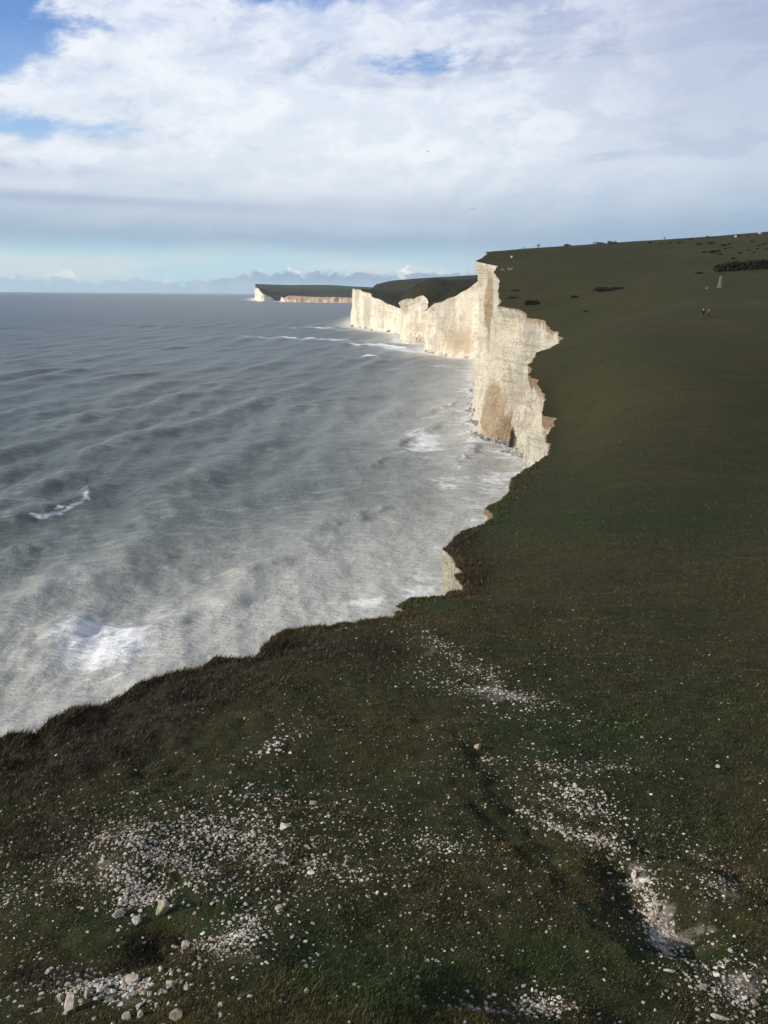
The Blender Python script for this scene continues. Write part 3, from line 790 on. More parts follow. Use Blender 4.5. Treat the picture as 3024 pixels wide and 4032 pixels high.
rimC[:, 2] = np.maximum(hC(rimC[:, :2] / 1000) + 2.0 * fbm(rimC[:, 0] / 200, rimC[:, 1] / 200, 0, 4, 61), 0.5)
tC = np.zeros((len(Vc), 3)); tC[:, 0] = 0.6 * ss(Vc[:, 1], 4300, 4450); tC[:, 1] = 0.9 * ss(fbm(Vc[:, 0] / 260, Vc[:, 1] / 200, 0, 3, 66) + 1.2 * np.exp(-((Vc[:, 1] - 4150) / 120) ** 2), 0.25, 0.6)
hillC = tag(mesh_obj('hills', np.c_[Vc, zc], Fc, M_down, {'tint': tC}, smooth=True), kind='structure')
cC, smC, NsC, PcC = cliff('chalk_cliff', rimC, SC_, NC, M_chalk_far, 24, 0.03, 30.0, 2.0, 23, foot=-1.0,
    soil=lambda S, D: 4.0 * ss(-D, -3720, -3660) - 0.45 * ss(D, 3720, 3760), top_soil=25.0)

# ------------------------------------------------------------------ sea
coast = [Pc[:, int(Pc.shape[1] * 0.93), :2] for Pc in (PcA, PcB, PcC)]
coast = [coast[0][::6], coast[1][::4], coast[2][::6]]
azs = np.radians(np.concatenate([np.arange(-115, -34, 1.5), np.arange(-34, 17, 0.11), np.arange(17, 100, 2.0)]))
Ds = [15.0]
while Ds[-1] < 10600: Ds.append(Ds[-1] * (1.0065 if 70 < Ds[-1] < 1500 else 1.012))
Ds[-1] = 10600; Ds = np.array(Ds)
AA, DD = np.meshgrid(azs, Ds); sx = (DD * np.sin(AA)).ravel(); sy = (DD * np.cos(AA)).ravel(); sD = DD.ravel()
print('sea verts', len(sx))
dist = np.full(len(sx), 1e9)
for q in coast:
    for i in range(0, len(q), 1):
        pass
    def nd(x, y, q=q):
        return np.sqrt(((x[:, None] - q[None, :, 0]) ** 2 + (y[:, None] - q[None, :, 1]) ** 2).min(1))
    dist = np.minimum(dist, chunked(nd, sx, sy, n=15000))
shoal = 0.5 + 0.5 * ss(dist, 5, 90)
zz = np.zeros(len(sx)); crest = np.zeros(len(sx))
step = sD * 0.0065
wr = np.random.default_rng(3)
wx = sx + 7 * fbm(sx / 80, sy / 80, 0, 2, 71); wy = sy + 7 * fbm(sx / 80, sy / 80, 5, 2, 72)
group = 0.6 + 0.8 * np.clip(fbm(sx / 80, sy / 130, 0, 3, 73) + 0.25, 0, 1)
for lam, A, th0, sp, n in ((42, 0.62, 99, 4, 3), (25, 0.40, 96, 9, 4), (13, 0.22, 88, 24, 6), (7.5, 0.16, 74, 42, 6), (4.2, 0.13, 60, 50, 6), (2.5, 0.06, 50, 55, 4)):
    vis = ss(-step, -lam * 0.30, -lam * 0.16) if lam < 30 else ss(-step, -lam * .4, -lam * .2)
    for k in range(n):
        th = R(th0 + wr.normal(0, sp)); l = lam * wr.uniform(0.8, 1.25)
        ph = 2 * math.pi / l * (wx * math.sin(th) + wy * math.cos(th)) + wr.uniform(0, 6.28) + 1.2 * fbm(sx / (l * 4), sy / (l * 4), k, 2, 80 + k)
        s = 0.5 + 0.5 * np.sin(ph)
        a = A / math.sqrt(n) * 1.25
        zz += vis * a * group * (2 * s ** 2.6 - 0.7)
zz *= shoal
zz += -0.05
# steep breaking crests near the shore: ridges lying along the coast
br = np.zeros(len(sx))
foam = np.zeros(len(sx))
def ridge(pix, h, w, foam_amt=0.5, tail=3.0):
    """a breaking wave whose crest runs through the given photo points, taken down to sea level"""
    global zz, foam, br
    Q = np.array([at(u, v, seaD(u, v))[:2] for u, v in pix])
    cx, cy = Q.mean(0); rad = np.hypot(*(Q - (cx, cy)).T).max() + w * 8
    m = np.hypot(sx - cx, sy - cy) < rad
    x, y = sx[m], sy[m]
    jx = x + 0.9 * w * fbm(x / (w * 2.5), y / (w * 2.5), 0, 4, 91)
    half = np.hypot(*(Q - (cx, cy)).T).max()
    taper = ss(-np.hypot(x - cx, y - cy) / half, -1.05, -0.35) * (0.75 + 0.6 * fbm(x / (w * 1.5), y / (w * 1.5), 1, 3, 92))
    d, s = seg_dist(jx, y, Q)
    sd_ = d * s                                    # + = shoreward
    p = np.where(sd_ > 0, np.exp(-(sd_ / (0.55 * w)) ** 2), np.exp(-(sd_ / (1.4 * w)) ** 2))
    zz[m] += 0.85 * h * p * taper
    br[m] = np.maximum(br[m], foam_amt * taper * 1.15 * np.exp(-((sd_ - 0.25 * w) / (0.55 * w)) ** 2))
    foam[m] = np.maximum(foam[m], 0.7 * foam_amt * np.exp(-np.abs(sd_ - w) / (tail * w)) * ss(sd_, -0.4 * w, 0.2 * w))
ridge([(-30, 2100), (110, 2030), (230, 1990), (300, 1965), (380, 1905), (440, 1905)], 1.5, 3.6, 0.35, 1.0)
ridge([(150, 2018), (205, 2004), (250, 1992), (290, 1972), (310, 1960)], 0.6, 2.0, 1.2, 1.2)
ridge([(-40, 2185), (60, 2155), (170, 2170)], 1.5, 3.6, 0.2, 1.0)
ridge([(1380, 2060), (1440, 2030), (1490, 2005), (1540, 1995)], 1.3, 2.4, 0.7, 1.5)
ridge([(1440, 1850), (1500, 1815), (1540, 1800)], 1.3, 2.6, 0.7, 1.5)
ridge([(1555, 1765), (1600, 1730), (1660, 1710), (1750, 1655)], 1.5, 3.0, 0.7, 3.0)
ridge([(1660, 1640), (1760, 1600), (1820, 1570)], 1.4, 3.0, 0.9, 4.0)
ridge([(1780, 1840), (1840, 1800), (1890, 1745)], 1.8, 2.6, 0.9, 5.0)
ridge([(840, 2410), (900, 2388), (960, 2365), (1010, 2350)], 1.3, 3.0, 0.75, 2.0)
ridge([(330, 2640), (480, 2560), (640, 2470), (760, 2420)], 1.0, 3.6, 0.75, 2.2)
ridge([(150, 2560), (200, 2500), (330, 2430), (430, 2390)], 0.9, 3.4, 0.6, 2.0)
ridge([(1180, 2130), (1280, 2080), (1360, 2040)], 0.9, 2.6, 0.35, 1.5)
ridge([(560, 2230), (700, 2160), (860, 2100), (980, 2070)], 1.0, 3.4, 0.15, 1.0)
ridge([(900, 2290), (1050, 2230), (1200, 2180)], 0.9, 3.0, 0.3, 1.0)
ridge([(240, 1840), (420, 1760), (620, 1710), (800, 1690)], 1.2, 5.0, 0.12, 1.0)
ridge([(60, 1690), (250, 1650), (430, 1620), (600, 1600)], 1.3, 6.0, 0.15, 1.0)
ridge([(1080, 1800), (1200, 1760), (1330, 1740)], 1.0, 4.0, 0.2, 1.0)
ridge([(1120, 1620), (1260, 1580), (1400, 1570)], 1.1, 5.0, 0.2, 1.0)
ridge([(1060, 1290), (1200, 1288), (1290, 1292), (1400, 1297)], 1.0, 13, 1.0, 1.4)
ridge([(1020, 1324), (1180, 1330), (1300, 1336), (1420, 1340)], 1.0, 12, 1.15, 1.4)
ridge([(1440, 1352), (1540, 1360), (1640, 1380)], 1.0, 10, 1.4, 2.0)
ridge([(1360, 1400), (1500, 1405), (1620, 1420)], 1.0, 9, 0.9, 1.0)
FO = [(1800, 1560, 110, 90, 0.6), (1880, 2000, 120, 80, 0.65), (1760, 2160, 120, 80, 0.6), (1680, 2250, 130, 60, 0.65), (560, 2560, 420, 90, 0.45), (430, 2510, 330, 130, 0.95), (620, 2420, 300, 90, 0.55), (900, 2480, 350, 80, 0.5), (1200, 2410, 260, 60, 0.55), (1450, 2370, 250, 60, 0.65), (1650, 2330, 120, 50, 0.9), (760, 2560, 160, 50, 0.5), (1680, 1740, 130, 60, 0.85), (1780, 1900, 150, 60, 0.7), (1500, 2140, 60, 30, 0.5), (1950, 1900, 110, 90, 0.8), (1600, 1450, 250, 40, 0.5), (1750, 1440, 130, 20, 0.6), (1330, 1990, 20, 12, 0.6)]
for u0, v0, ru, rv, amt in FO:
    p0 = at(u0, v0, seaD(u0, v0)); p1 = at(u0 + ru, v0, seaD(u0 + ru, v0)); p2 = at(u0, v0 - rv, seaD(u0, v0 - rv))
    rx = abs(p1[0] - p0[0]); ry = abs(p2[1] - p0[1])
    foam = np.maximum(foam, amt * np.exp(-(((sx - p0[0] - (sy - p0[1]) * p0[0] / p0[1]) / rx) ** 2 + ((sy - p0[1]) / ry) ** 2)))
foam = np.maximum(foam, 1.0 * np.exp(-dist / (10 + 0.022 * sD)))
foam = np.clip(foam * (1 - 0.0 * dist), 0, 1.2)
near_m = np.exp(-np.clip(dist - 8, 0, 1e9) / 48.0)
milk = np.clip(near_m * 0.9 + 0.62 * np.exp(-((sD - 95) / 75.0) ** 2) * ss(-sy, -260, -120), 0, 1)
milk = np.where(sD > 3000, milk * 0.15, milk)
milk *= 1 - 0.45 * ss(sD, 700, 1600)
big = np.clip((zz - 1.75) * 0.7, 0, 1) * ss(-sD, -900, -500)
br = np.maximum(br, big * 0.6)
nA, nD = len(azs), len(Ds)
idx = np.arange(nA * nD).reshape(nD, nA)
F = np.stack([idx[:-1, :-1], idx[:-1, 1:], idx[1:, 1:], idx[1:, :-1]], -1).reshape(-1, 4)
keep = ~((dist > 0) & inside(sx, sy, np.vstack([rimA[::4, :2], backA])))
F = F[keep[F].any(1)]
sea = mesh_obj('sea', np.c_[sx, sy, zz], F, M_sea, {'tint': np.c_[milk, foam, br]}, smooth=True)
tag(sea, kind='structure')

# ------------------------------------------------------------------ shingle beach
def beach(name, sm, Ns, Pc, i0, i1, width, zt, seed):
    base = Pc[i0:i1, :, :]; k = np.argmin(np.abs(base[..., 2] - zt), 1)
    b0 = base[np.arange(len(base)), k]
    s = np.linspace(-0.3, 1, 16)[None, :]
    w = width(np.linspace(0, 1, i1 - i0))[:, None] * (1 + 0.25 * vn(np.arange(i1 - i0)[:, None] / 14.0, 0.0, 0, seed))
    XYb = b0[:, None, :2] + Ns[i0:i1][:, None, :] * (s * w)[..., None]
    Z = zt - 0.2 - (zt + 0.9) * np.clip(s, 0, 1) + 0 * w + 0.35 * fbm(XYb[..., 0] / 2.0, XYb[..., 1] / 2.0, 0, 3, seed + 3)
    V = np.dstack([XYb, Z]); n, m = Z.shape; idx = np.arange(n * m).reshape(n, m)
    F = np.stack([idx[:-1, :-1], idx[:-1, 1:], idx[1:, 1:], idx[1:, :-1]], -1).reshape(-1, 4)
    return tag(mesh_obj(name, V.reshape(-1, 3), F, M_shingle, smooth=True), kind='structure')
DA = np.hypot(rimA[:, 0], rimA[:, 1])
ia = int(np.argmax((DA > 205) & (SA > 0))); ib = int(np.argmax(DA > 300)); ic = int(np.argmax(DA > 470))
beach('shingle_beach', smA, NsA, PcA, ia, ib, lambda t: 4 + 12 * np.exp(-((t - 0.5) / 0.3) ** 2), 1.6, 5)
beach('shingle_beach', smA, NsA, PcA, ib, ic, lambda t: 3.5 + 2.5 * np.sin(t * 9) ** 2, 1.3, 6)

# ------------------------------------------------------------------ rubble fan under the square headland
q = np.array([at(1630, 1358, D3 - 2), at(1585, 1350, D3 - 4)])
cx, cy = at(1642, 1352, D3 + 4)[:2]
th = np.linspace(0, 2 * math.pi, 90, endpoint=False); rr = np.linspace(0, 1, 40)
TH, RR = np.meshgrid(th, rr)
xr = cx + 17 * RR * np.cos(TH); yr = cy + 17 * RR * np.sin(TH)
zr = 16 * np.clip(1 - RR, 0, 1) ** 0.85 - 1.0 + 3.0 * (1 - RR) * fbm(xr / 3, yr / 3, 0, 4, 55) + 1.2 * fbm(xr / 1.2, yr / 1.2, 0, 2, 56)
idx = np.arange(zr.size).reshape(zr.shape); jn = np.roll(idx, -1, 1)
F = np.stack([idx[:-1], jn[:-1], jn[1:], idx[1:]], -1).reshape(-1, 4)
tr = np.zeros((zr.size, 3)); tr[:, 0] = 0.35
tag(mesh_obj('rubble', np.c_[xr.ravel(), yr.ravel(), zr.ravel()], F, M_chalk_mid, {'tint': tr}), kind='stuff')

# ------------------------------------------------------------------ grass
def ground_z(x, y): return chunked(hA, x, y, n=40000)
polyN = np.vstack([rimA[:, :2], backA])
wrim = np.vstack([warp(rimA[:, 0], rimA[:, 1]), warp(backA[:, 0], backA[:, 1])])
def on_land(x, y):
    w = warp(x, y); return inside(w[:, 0], w[:, 1], wrim)

def blades(x, y, lmul=1.0, seed=1, tall=None):
    g = np.random.default_rng(seed); n = len(x)
    z = ground_z(x, y); t = tintA(x, y, z); D = np.hypot(x, y)
    keep = g.random(n) > np.clip(t[:, 2] * 1.3 - 0.1, 0, 0.97)
    clump = fbm(x / 0.6, y / 0.6, 0, 3, 44) + 0.6 * fbm(x / 2.6, y / 2.6, 0, 2, 45)
    keep &= g.random(n) < 0.62 + clump * 0.9 + 0.3 * t[:, 1]
    keep &= g.random(n) < ss(-D, -150, -35) + 0.02
    x, y, z, t, D, clump = x[keep], y[keep], z[keep], t[keep], D[keep], clump[keep]; n = len(x)
    ln = (0.016 + 0.034 * g.random(n) ** 1.5) * (1 + 1.3 * t[:, 1] + 0.7 * np.clip(clump, 0, 1)) * (1 + D / 70) * lmul
    if tall is not None: ln *= 1 + 3.5 * np.exp(-(((x - tall[0]) ** 2 + (y - tall[1]) ** 2) / tall[2] ** 2))
    wd = (0.0016 + 0.00042 * D) * (0.7 + 0.6 * g.random(n))
    a = g.random(n) * 6.28; la = g.normal(0.2, 1.0, n); tilt = 0.5 + 0.45 * g.random(n)
    bx, by = np.cos(a) * wd, np.sin(a) * wd
    tx = x + ln * tilt * np.cos(la); ty = y + ln * tilt * np.sin(la); tz = z + ln * np.sqrt(np.clip(1 - tilt ** 2, 0.05, 1))
    V = np.empty((n * 3, 3)); V[0::3] = np.c_[x - bx, y - by, z - 0.01]; V[1::3] = np.c_[x + bx, y + by, z - 0.01]; V[2::3] = np.c_[tx, ty, tz]
    gm = np.clip(t[:, 0] + 0.5 * fbm(x / 3, y / 3, 0, 3, 47) + g.normal(0, 0.2, n), 0, 1)[:, None]
    col = (1 - gm) * np.array([0.070, 0.054, 0.021]) + gm * np.array([0.034, 0.060, 0.014])
    hm = np.clip(t[:, 1] * 1.1, 0, 1)[:, None] * 0.8
    col = col * (1 - hm) + hm * np.array([0.026, 0.020, 0.015])
    rust = (fbm(x / 2.2 + 9, y / 2.2, 0, 3, 48) > 0.22)[:, None] & (g.random(n) < 0.6)[:, None]
    col = np.where(rust, col * 0.3 + np.array([0.070, 0.046, 0.022]) * 0.7, col)
    straw = g.random(n) < 0.07
    col[straw] = np.array([0.17, 0.145, 0.085])
    col *= (0.50 + 0.68 * g.random(n))[:, None]
    return V, np.repeat(col, 3, 0)
g = np.random.default_rng(11)
N = 1000000
a_ = R(1) * g.uniform(-33, 34, N); D_ = np.exp(g.uniform(math.log(4.6), math.log(150), N))
x_, y_ = D_ * np.sin(a_), D_ * np.cos(a_)
k_ = on_land(x_, y_); x_, y_ = x_[k_], y_[k_]
tx, ty = ground_px([1150], [3930], raw_h)[0][0]
Va, Ca = blades(x_, y_, 1.0, 1, (tx, ty, 0.28))
# fringe hanging over the rim
m_ = (DA < 95) & (rimA[:, 1] > -2); i_ = g.choice(np.nonzero(m_)[0], 70000, p=(lambda w: w / w.sum())(np.gradient(SA)[m_] / np.maximum(DA[m_], 15)))
ins = np.abs(g.normal(0, 0.012, 70000)) * DA[i_]
x_ = rimA[i_, 0] - NA[i_, 0] * ins + g.normal(0, 0.08, 70000); y_ = rimA[i_, 1] - NA[i_, 1] * ins + g.normal(0, 0.08, 70000)
k_ = on_land(x_, y_); Vr, Cr = blades(x_[k_], y_[k_], 2.0, 2)
V = np.vstack([Va, Vr]); print('blades', len(V) // 3)
tag(mesh_obj('grass', V, np.arange(len(V)).reshape(-1, 3), M_blade, {'col': np.vstack([Ca, Cr])}), kind='stuff')

# ------------------------------------------------------------------ chalk stones
import bmesh
def rock(seed, sub=2, planes=9, rough=0.05, sq=(1, 1, 0.75)):
    r = np.random.default_rng(seed); bm = bmesh.new(); bmesh.ops.create_icosphere(bm, subdivisions=sub, radius=1.0)
    v = np.array([p.co[:] for p in bm.verts]); f = np.array([[p.index for p in q.verts] for q in bm.faces]); bm.free()
    for _ in range(planes):
        n = r.normal(size=3); n /= np.linalg.norm(n); o = r.uniform(0.45, 0.8)
        d = v @ n - o; v = v - np.where(d > 0, d, 0)[:, None] * n
    v *= np.array(sq) * r.uniform(0.8, 1.2, 3)
    v *= (1 + rough * fbm(v[:, 0] * 2 + seed, v[:, 1] * 2, v[:, 2] * 2, 3, seed))[:, None]
    v /= np.abs(v[:, :2]).max()
    return v * 0.5, f      # about 1 wide
PROTO = [rock(100 + i) for i in range(14)]
PSH = [0.15, 0.3, 0.0, 0.35, 0.2, 0.8, 0.25, 0.4, 0.1, 0.65, 0.2, 0.3, 0.5, 0.05]
pm = []
for (v, f), sh in zip(PROTO, PSH):
    o = mesh_obj('chalk_stone', v, f, M_stone, {'shade': np.full(len(v), sh)}); pm.append(o.data); bpy.data.objects.remove(o)
CL = [  # centre u, v, radii, tilt, count, size range (m), where
    (1700, 2520, 110, 30, 0.6, 220, .03, .08, 'in the pale scree streak just inside the cliff edge'),
    (1860, 2640, 190, 45, 0.45, 420, .03, .09, 'in the pale scree streak just inside the cliff edge'),
    (2020, 2745, 200, 32, 0.25, 420, .03, .09, 'in the pale scree streak just inside the cliff edge'),
    (1780, 2700, 170, 45, 0.3, 130, .03, .10, 'in the pale scree streak just inside the cliff edge'),
    (850, 3280, 420, 110, 0.0, 1200, .025, .075, 'in the wide scatter left of the slope middle'),
    (600, 3370, 330, 90, 0.3, 1100, .025, .07, 'in the wide scatter left of the slope middle'),
    (1050, 3330, 260, 110, 0.2, 330, .03, .085, 'in the wide scatter left of the slope middle'),
    (520, 3490, 170, 70, 0.2, 420, .025, .075, 'on the bare bank around the grey boulder'),
    (560, 3550, 110, 28, -0.1, 110, .035, .09, 'on the bare bank around the grey boulder'),
    (260, 3480, 240, 120, 0.0, 380, .02, .05, 'on the bare bank around the grey boulder'),
    (950, 3690, 130, 80, -0.3, 330, .025, .065, 'in the stony patch right of the dark pit'),
    (850, 3760, 120, 60, 0.3, 200, .02, .045, 'in the stony patch right of the dark pit'),
    (380, 3920, 260, 75, 0.1, 330, .025, .08, 'in the pile round the upright slab'),
    (560, 3940, 120, 60, 0.0, 120, .03, .085, 'in the pile round the upright slab'),
    (60, 3560, 110, 120, 0.0, 160, .02, .05, 'on the bare bank around the grey boulder'),
    (1100, 3140, 230, 60, 0.0, 160, .03, .08, 'along the crest above the hollow'),
    (1060, 2960, 70, 22, -0.4, 60, .04, .12, 'in the small cluster below the cliff edge'),
    (1180, 2860, 140, 50, 0.0, 60, .03, .07, 'in the small cluster below the cliff edge'),
    (2230, 3120, 150, 35, 0.2, 180, .03, .085, 'in the broken band right of the turf step'),
    (2330, 3190, 170, 50, 0.3, 260, .03, .08, 'in the broken band right of the turf step'),
    (2150, 3020, 90, 25, 0.2, 90, .03, .08, 'in the broken band right of the turf step'),
    (1920, 2985, 50, 12, 0.0, 35, .03, .08, 'in the broken band right of the turf step'),
    (2400, 3030, 170, 45, 0.1, 130, .025, .06, 'in the broken band right of the turf step'),
    (2160, 3220, 160, 25, 0.55, 170, .03, .08, 'in the long line running down to the gully'),
    (2360, 3310, 110, 26, 0.35, 200, .03, .08, 'in the long line running down to the gully'),
    (2520, 3440, 55, 45, 0.5, 220, .03, .075, 'packed in the gully'),
    (2570, 3530, 42, 50, 0.7, 220, .03, .085, 'packed in the gully'),
    (2620, 3630, 60, 50, 0.7, 240, .025, .08, 'packed in the gully'),
    (1720, 3300, 190, 30, 0.1, 150, .025, .06, 'in the thin band in the middle of the slope'),
    (1350, 3420, 260, 60, 0.2, 170, .03, .07, 'in the thin band in the middle of the slope'),
    (2120, 3930, 120, 50, 0.0, 230, .02, .06, 'on the bare patch at the foot of the slope'),
    (1900, 3970, 200, 30, 0.0, 110, .02, .06, 'on the bare patch at the foot of the slope'),
    (2900, 3880, 130, 110, 0.5, 330, .02, .06, 'on the stony ground right of the grey slab'),
    (2760, 3860, 160, 90, 0.2, 110, .025, .06, 'on the stony ground right of the grey slab'),
    (2850, 3520, 120, 60, -0.2, 200, .02, .05, 'in the shallow scrape beyond the gully'),
    (2780, 3380, 170, 70, 0.3, 170, .02, .05, 'in the shallow scrape beyond the gully'),
    (1500, 3300, 1500, 700, 0.0, 2600, .015, .05, 'lying singly on the turf'),
    (1900, 2900, 900, 450, 0.0, 700, .02, .06, 'lying singly on the turf'),
    (2300, 2500, 700, 250, 0.0, 260, .03, .07, 'lying singly on the turf'),
]
S_ = []
g = np.random.default_rng(21)
for ci, (u0, v0, ru, rv, tl, n, s0, s1, wh) in enumerate(CL):
    n = int(n * (1.9 if s0 < 0.03 else 1.6))
    hv = 1.15 * np.exp(g.normal(-0.05, 0.6, n)); uu = g.normal(0, 0.62, n) * ru * hv; vv = g.normal(0, 0.62, n) * rv * hv + uu * tl
    uu += u0; vv += v0
    k = (uu > -120) & (uu < 3150) & (vv < 4130) & (vv > 2360); uu, vv = uu[k], vv[k]
    XYs, Ds_ = ground_px(uu, vv, raw_h)
    sz = s0 * 0.5 + (s1 - s0 * 0.5) * g.random(len(uu)) ** 3.4
    for k in range(len(uu)):
        S_.append((XYs[k, 0], XYs[k, 1], sz[k], Ds_[k], ci))
S_ = np.array(S_)
k = on_land(S_[:, 0], S_[:, 1]) & (S_[:, 3] < 90); S_ = S_[k]
S_[:, 2] *= 1.0
sz_z = ground_z(S_[:, 0], S_[:, 1])
app = S_[:, 2] / S_[:, 3]
order = np.argsort(-app); print('stones', len(order))
GRP = 'chalk stones strewn over the turf slope'
NI = 262
g = np.random.default_rng(5)
for r_, i in enumerate(order[:NI]):
    x, y, s, D, ci = S_[i]; kk = int(g.integers(len(pm)))
    o = bpy.data.objects.new('chalk_stone', pm[kk]); C.objects.link(o)
    o.location = (x, y, sz_z[i] + s * 0.09); o.rotation_euler = (g.normal(0, .35), g.normal(0, .35), g.uniform(0, 6.28)); o.scale = (s, s * g.uniform(.7, 1), s * g.uniform(.6, 1))
    colr = 'yellowish' if PSH[kk] >= 0.5 else ('pale grey' if PSH[kk] > 0.2 else 'white')
    size = 'fist-sized' if s > 0.07 else 'egg-sized'
    uu_, vv_ = proj(np.array([x, y, sz_z[i]])); c_ = CL[int(ci)]
    part = ('upper ' if vv_ < c_[1] + (uu_ - c_[0]) * c_[4] else 'lower ') + ('left' if uu_ < c_[0] else 'right')
    tag(o, f'{size} {colr} stone {c_[8]}, {part}', 'stone', GRP)
VV, FF, SH = [], [], []; off = 0
for i in order[NI:]:
    x, y, s, D, ci = S_[i]; kk = int(g.integers(len(PROTO))); v, f = PROTO[kk]
    a = g.uniform(0, 6.28); ca, sa = math.cos(a), math.sin(a)
    w = v * np.array([s, s * g.uniform(.7, 1.1), s * g.uniform(.6, 1)])
    w = np.c_[w[:, 0] * ca - w[:, 1] * sa + x, w[:, 0] * sa + w[:, 1] * ca + y, w[:, 2] + g.normal(0, .25) * w[:, 0] + sz_z[i] + s * 0.04]
    VV.append(w); FF.append(f + off); off += len(v); SH.append(np.full(len(v), np.clip(PSH[kk] + g.normal(0.08, .22), 0, 1)))
tag(mesh_obj('gravel', np.vstack(VV), np.vstack(FF), M_stone, {'shade': np.concatenate(SH)}), kind='stuff')

# stones that can be told apart
BIGS = [ # u, v, width px, height px, shade, squash, label
    (640, 3562, 62, 82, 0.75, (1, .8, 1.2), 'large brown-grey rounded boulder at the right end of the bank of stones'),
    (536, 3610, 48, 46, 0.3, (1, .9, .8), 'pale blocky stone just below the bank of stones'),
    (468, 3588, 50, 36, 0.45, (1, .8, .6), 'low tan stone at the left end of the bank of stones'),
    (282, 3935, 58, 100, 0.35, (.75, .6, 1.5), 'tall grey upright slab in the pile at the lower left'),
    (346, 3905, 36, 48, 0.5, (.8, .8, 1.2), 'tan pointed stone right of the upright slab'),
    (238, 3920, 32, 44, 0.5, (.8, .8, 1.1), 'yellowish stone leaning left of the upright slab'),
    (520, 3850, 62, 40, 0.35, (1.2, .9, .8), 'blocky pitted stone above the pile at the lower left'),
    (500, 3990, 42, 46, 0.25, (.8, .9, 1.1), 'pale cone-shaped stone right of the upright slab pile'),
    (552, 3985, 36, 40, 0.6, (.8, .9, 1), 'rusty tan stone beside the pale cone-shaped stone'),
    (690, 3985, 60, 48, 0.75, (1.1, .9, .85), 'yellow stone with holes beside the tall rust-coloured grass tuft'),
    (670, 3858, 42, 30, 0.7, (1.1, .8, .6), 'flat yellowish stone above the rust-coloured tuft'),
    (730, 3722, 42, 36, 0.4, (1, .9, .8), 'cream stone on the right lip of the dark pit'),
    (684, 3716, 44, 26, 0.35, (1.2, .8, .6), 'low pale stone at the back of the dark pit'),
    (1018, 3542, 0, 0, 0, None, ''),
    (1124, 3250, 48, 20, 0.15, (1.4, .8, .4), 'pair-like long white stone on the brown turf'),
    (1225, 3430, 44, 20, 0.05, (1.4, .8, .45), 'flat bright white stone beside a dark hollow'),
    (1234, 3147, 36, 26, 0.75, (1.1, .9, .8), 'tan wedge-shaped stone in the upper scatter'),
    (1095, 2945, 34, 22, 0.2, (1.2, .9, .6), 'pale lump topping the small cluster below the cliff edge'),
    (1100, 3570, 40, 24, 0.5, (1.3, .9, .6), 'yellowish flat stone alone on the green turf'),
    (1880, 2934, 30, 28, 0.75, (1, .9, 1), 'tan upright stone alone above the turf step'),
    (2828, 3014, 24, 22, 0.3, (1, 1, .8), 'round pale stone alone on the brown turf to the right'),
    (2264, 3085, 26, 24, 0.2, (1, 1, .8), 'round grey-white stone behind the broken band'),
    (2498, 3438, 28, 36, 0.05, (.9, .8, 1.2), 'white block at the head of the gully'),
    (2534, 3453, 54, 34, 0.0, (1.3, .9, .6), 'flat white slab at the head of the gully'),
    (2572, 3606, 32, 24, 1.25, (1.1, .9, .8), 'orange-brown stone in the lower gully'),
    (2592, 3572, 24, 26, 0.7, (.9, .9, 1), 'yellowish pointed stone in the lower gully'),
    (2636, 3815, 46, 20, 0.1, (1.6, .6, .4), 'long thin white stone on the turf below the gully'),
    (2818, 3828, 32, 22, 0.0, (1.2, .9, .7), 'bright white stone at the top of the stony ground'),
    (2762, 3872, 48, 32, 0.55, (1.3, .9, .7), 'tan block above the grey slab'),
    (2836, 3990, 70, 36, 0.3, (1.6, 1.0, .35), 'grey flat slab half sunk in the turf'),
    (2204, 3920, 26, 20, 0.0, (1.2, .9, .7), 'bright white stone right of the bare patch'),
    (2970, 3945, 30, 30, 0.6, (1, .9, .9), 'tan lump at the edge of the stony ground'),
]
for bi, (u, v, w, h, sh, sq, lab) in enumerate(BIGS):
    if not w: continue
    xy, Dg = ground_px([u], [v + h * 0.5], lambda a, b: raw_h(a, b) + micro(a, b), 4.0, 60.0)
    x, y = xy[0]; z = ground_z(np.array([x]), np.array([y]))[0]
    d3 = math.sqrt(x * x + y * y + (EYE - z) ** 2); ww = 0.88 * w / FPX * d3
    vv, ff = rock(400 + bi, 3, 12, 0.10, sq)
    if lab.startswith('yellow stone with holes'):
        for hx, hz in ((-.15, .1), (.12, .15), (.02, -.05), (.22, -.02)):
            dd = np.hypot(vv[:, 0] - hx, vv[:, 2] - hz); vv[:, 1] += np.where(vv[:, 1] < 0, 0.10 * np.exp(-(dd / 0.07) ** 2), 0)
    vv = vv * ww
    zr_ = vv[:, 2].max() - vv[:, 2].min()
    o = mesh_obj('chalk_stone', vv, ff, M_stone, {'shade': np.full(len(vv), sh)})
    o.location = (x, y, z - vv[:, 2].min() - zr_ * 0.18); o.rotation_euler = (0, 0, random.uniform(-.4, .4))
    tag(o, lab, 'stone', GRP)

# fallen chalk blocks along the foot of the cliffs
VV, FF, off, TT = [], [], 0, []
g = np.random.default_rng(77)
for (Pc_, Ns_, lo_, hi_, n_, a_, b_) in ((PcA, NsA, ia, ib, 520, .3, 1.5), (PcA, NsA, ib, ic, 220, .4, 1.6), (PcB, NsB, 40, len(PcB) - 200, 420, .6, 2.6)):
    cz = np.argmin(np.abs(Pc_[..., 2] - 1.0), 1)
    for _ in range(n_):
        i = int(g.integers(lo_, hi_)); p = Pc_[i, cz[i]]; d_ = abs(g.normal(0, 3.5)); s_ = a_ + (b_ - a_) * g.random() ** 3
        v, f = PROTO[int(g.integers(len(PROTO)))]
        q_ = p[:2] + Ns_[i] * d_ + g.normal(0, .5, 2); zc_ = max(0.1, 1.3 - 0.18 * d_)
        VV.append(v * s_ + np.array([q_[0], q_[1], zc_])); FF.append(f + off); off += len(v)
VV = np.vstack(VV)
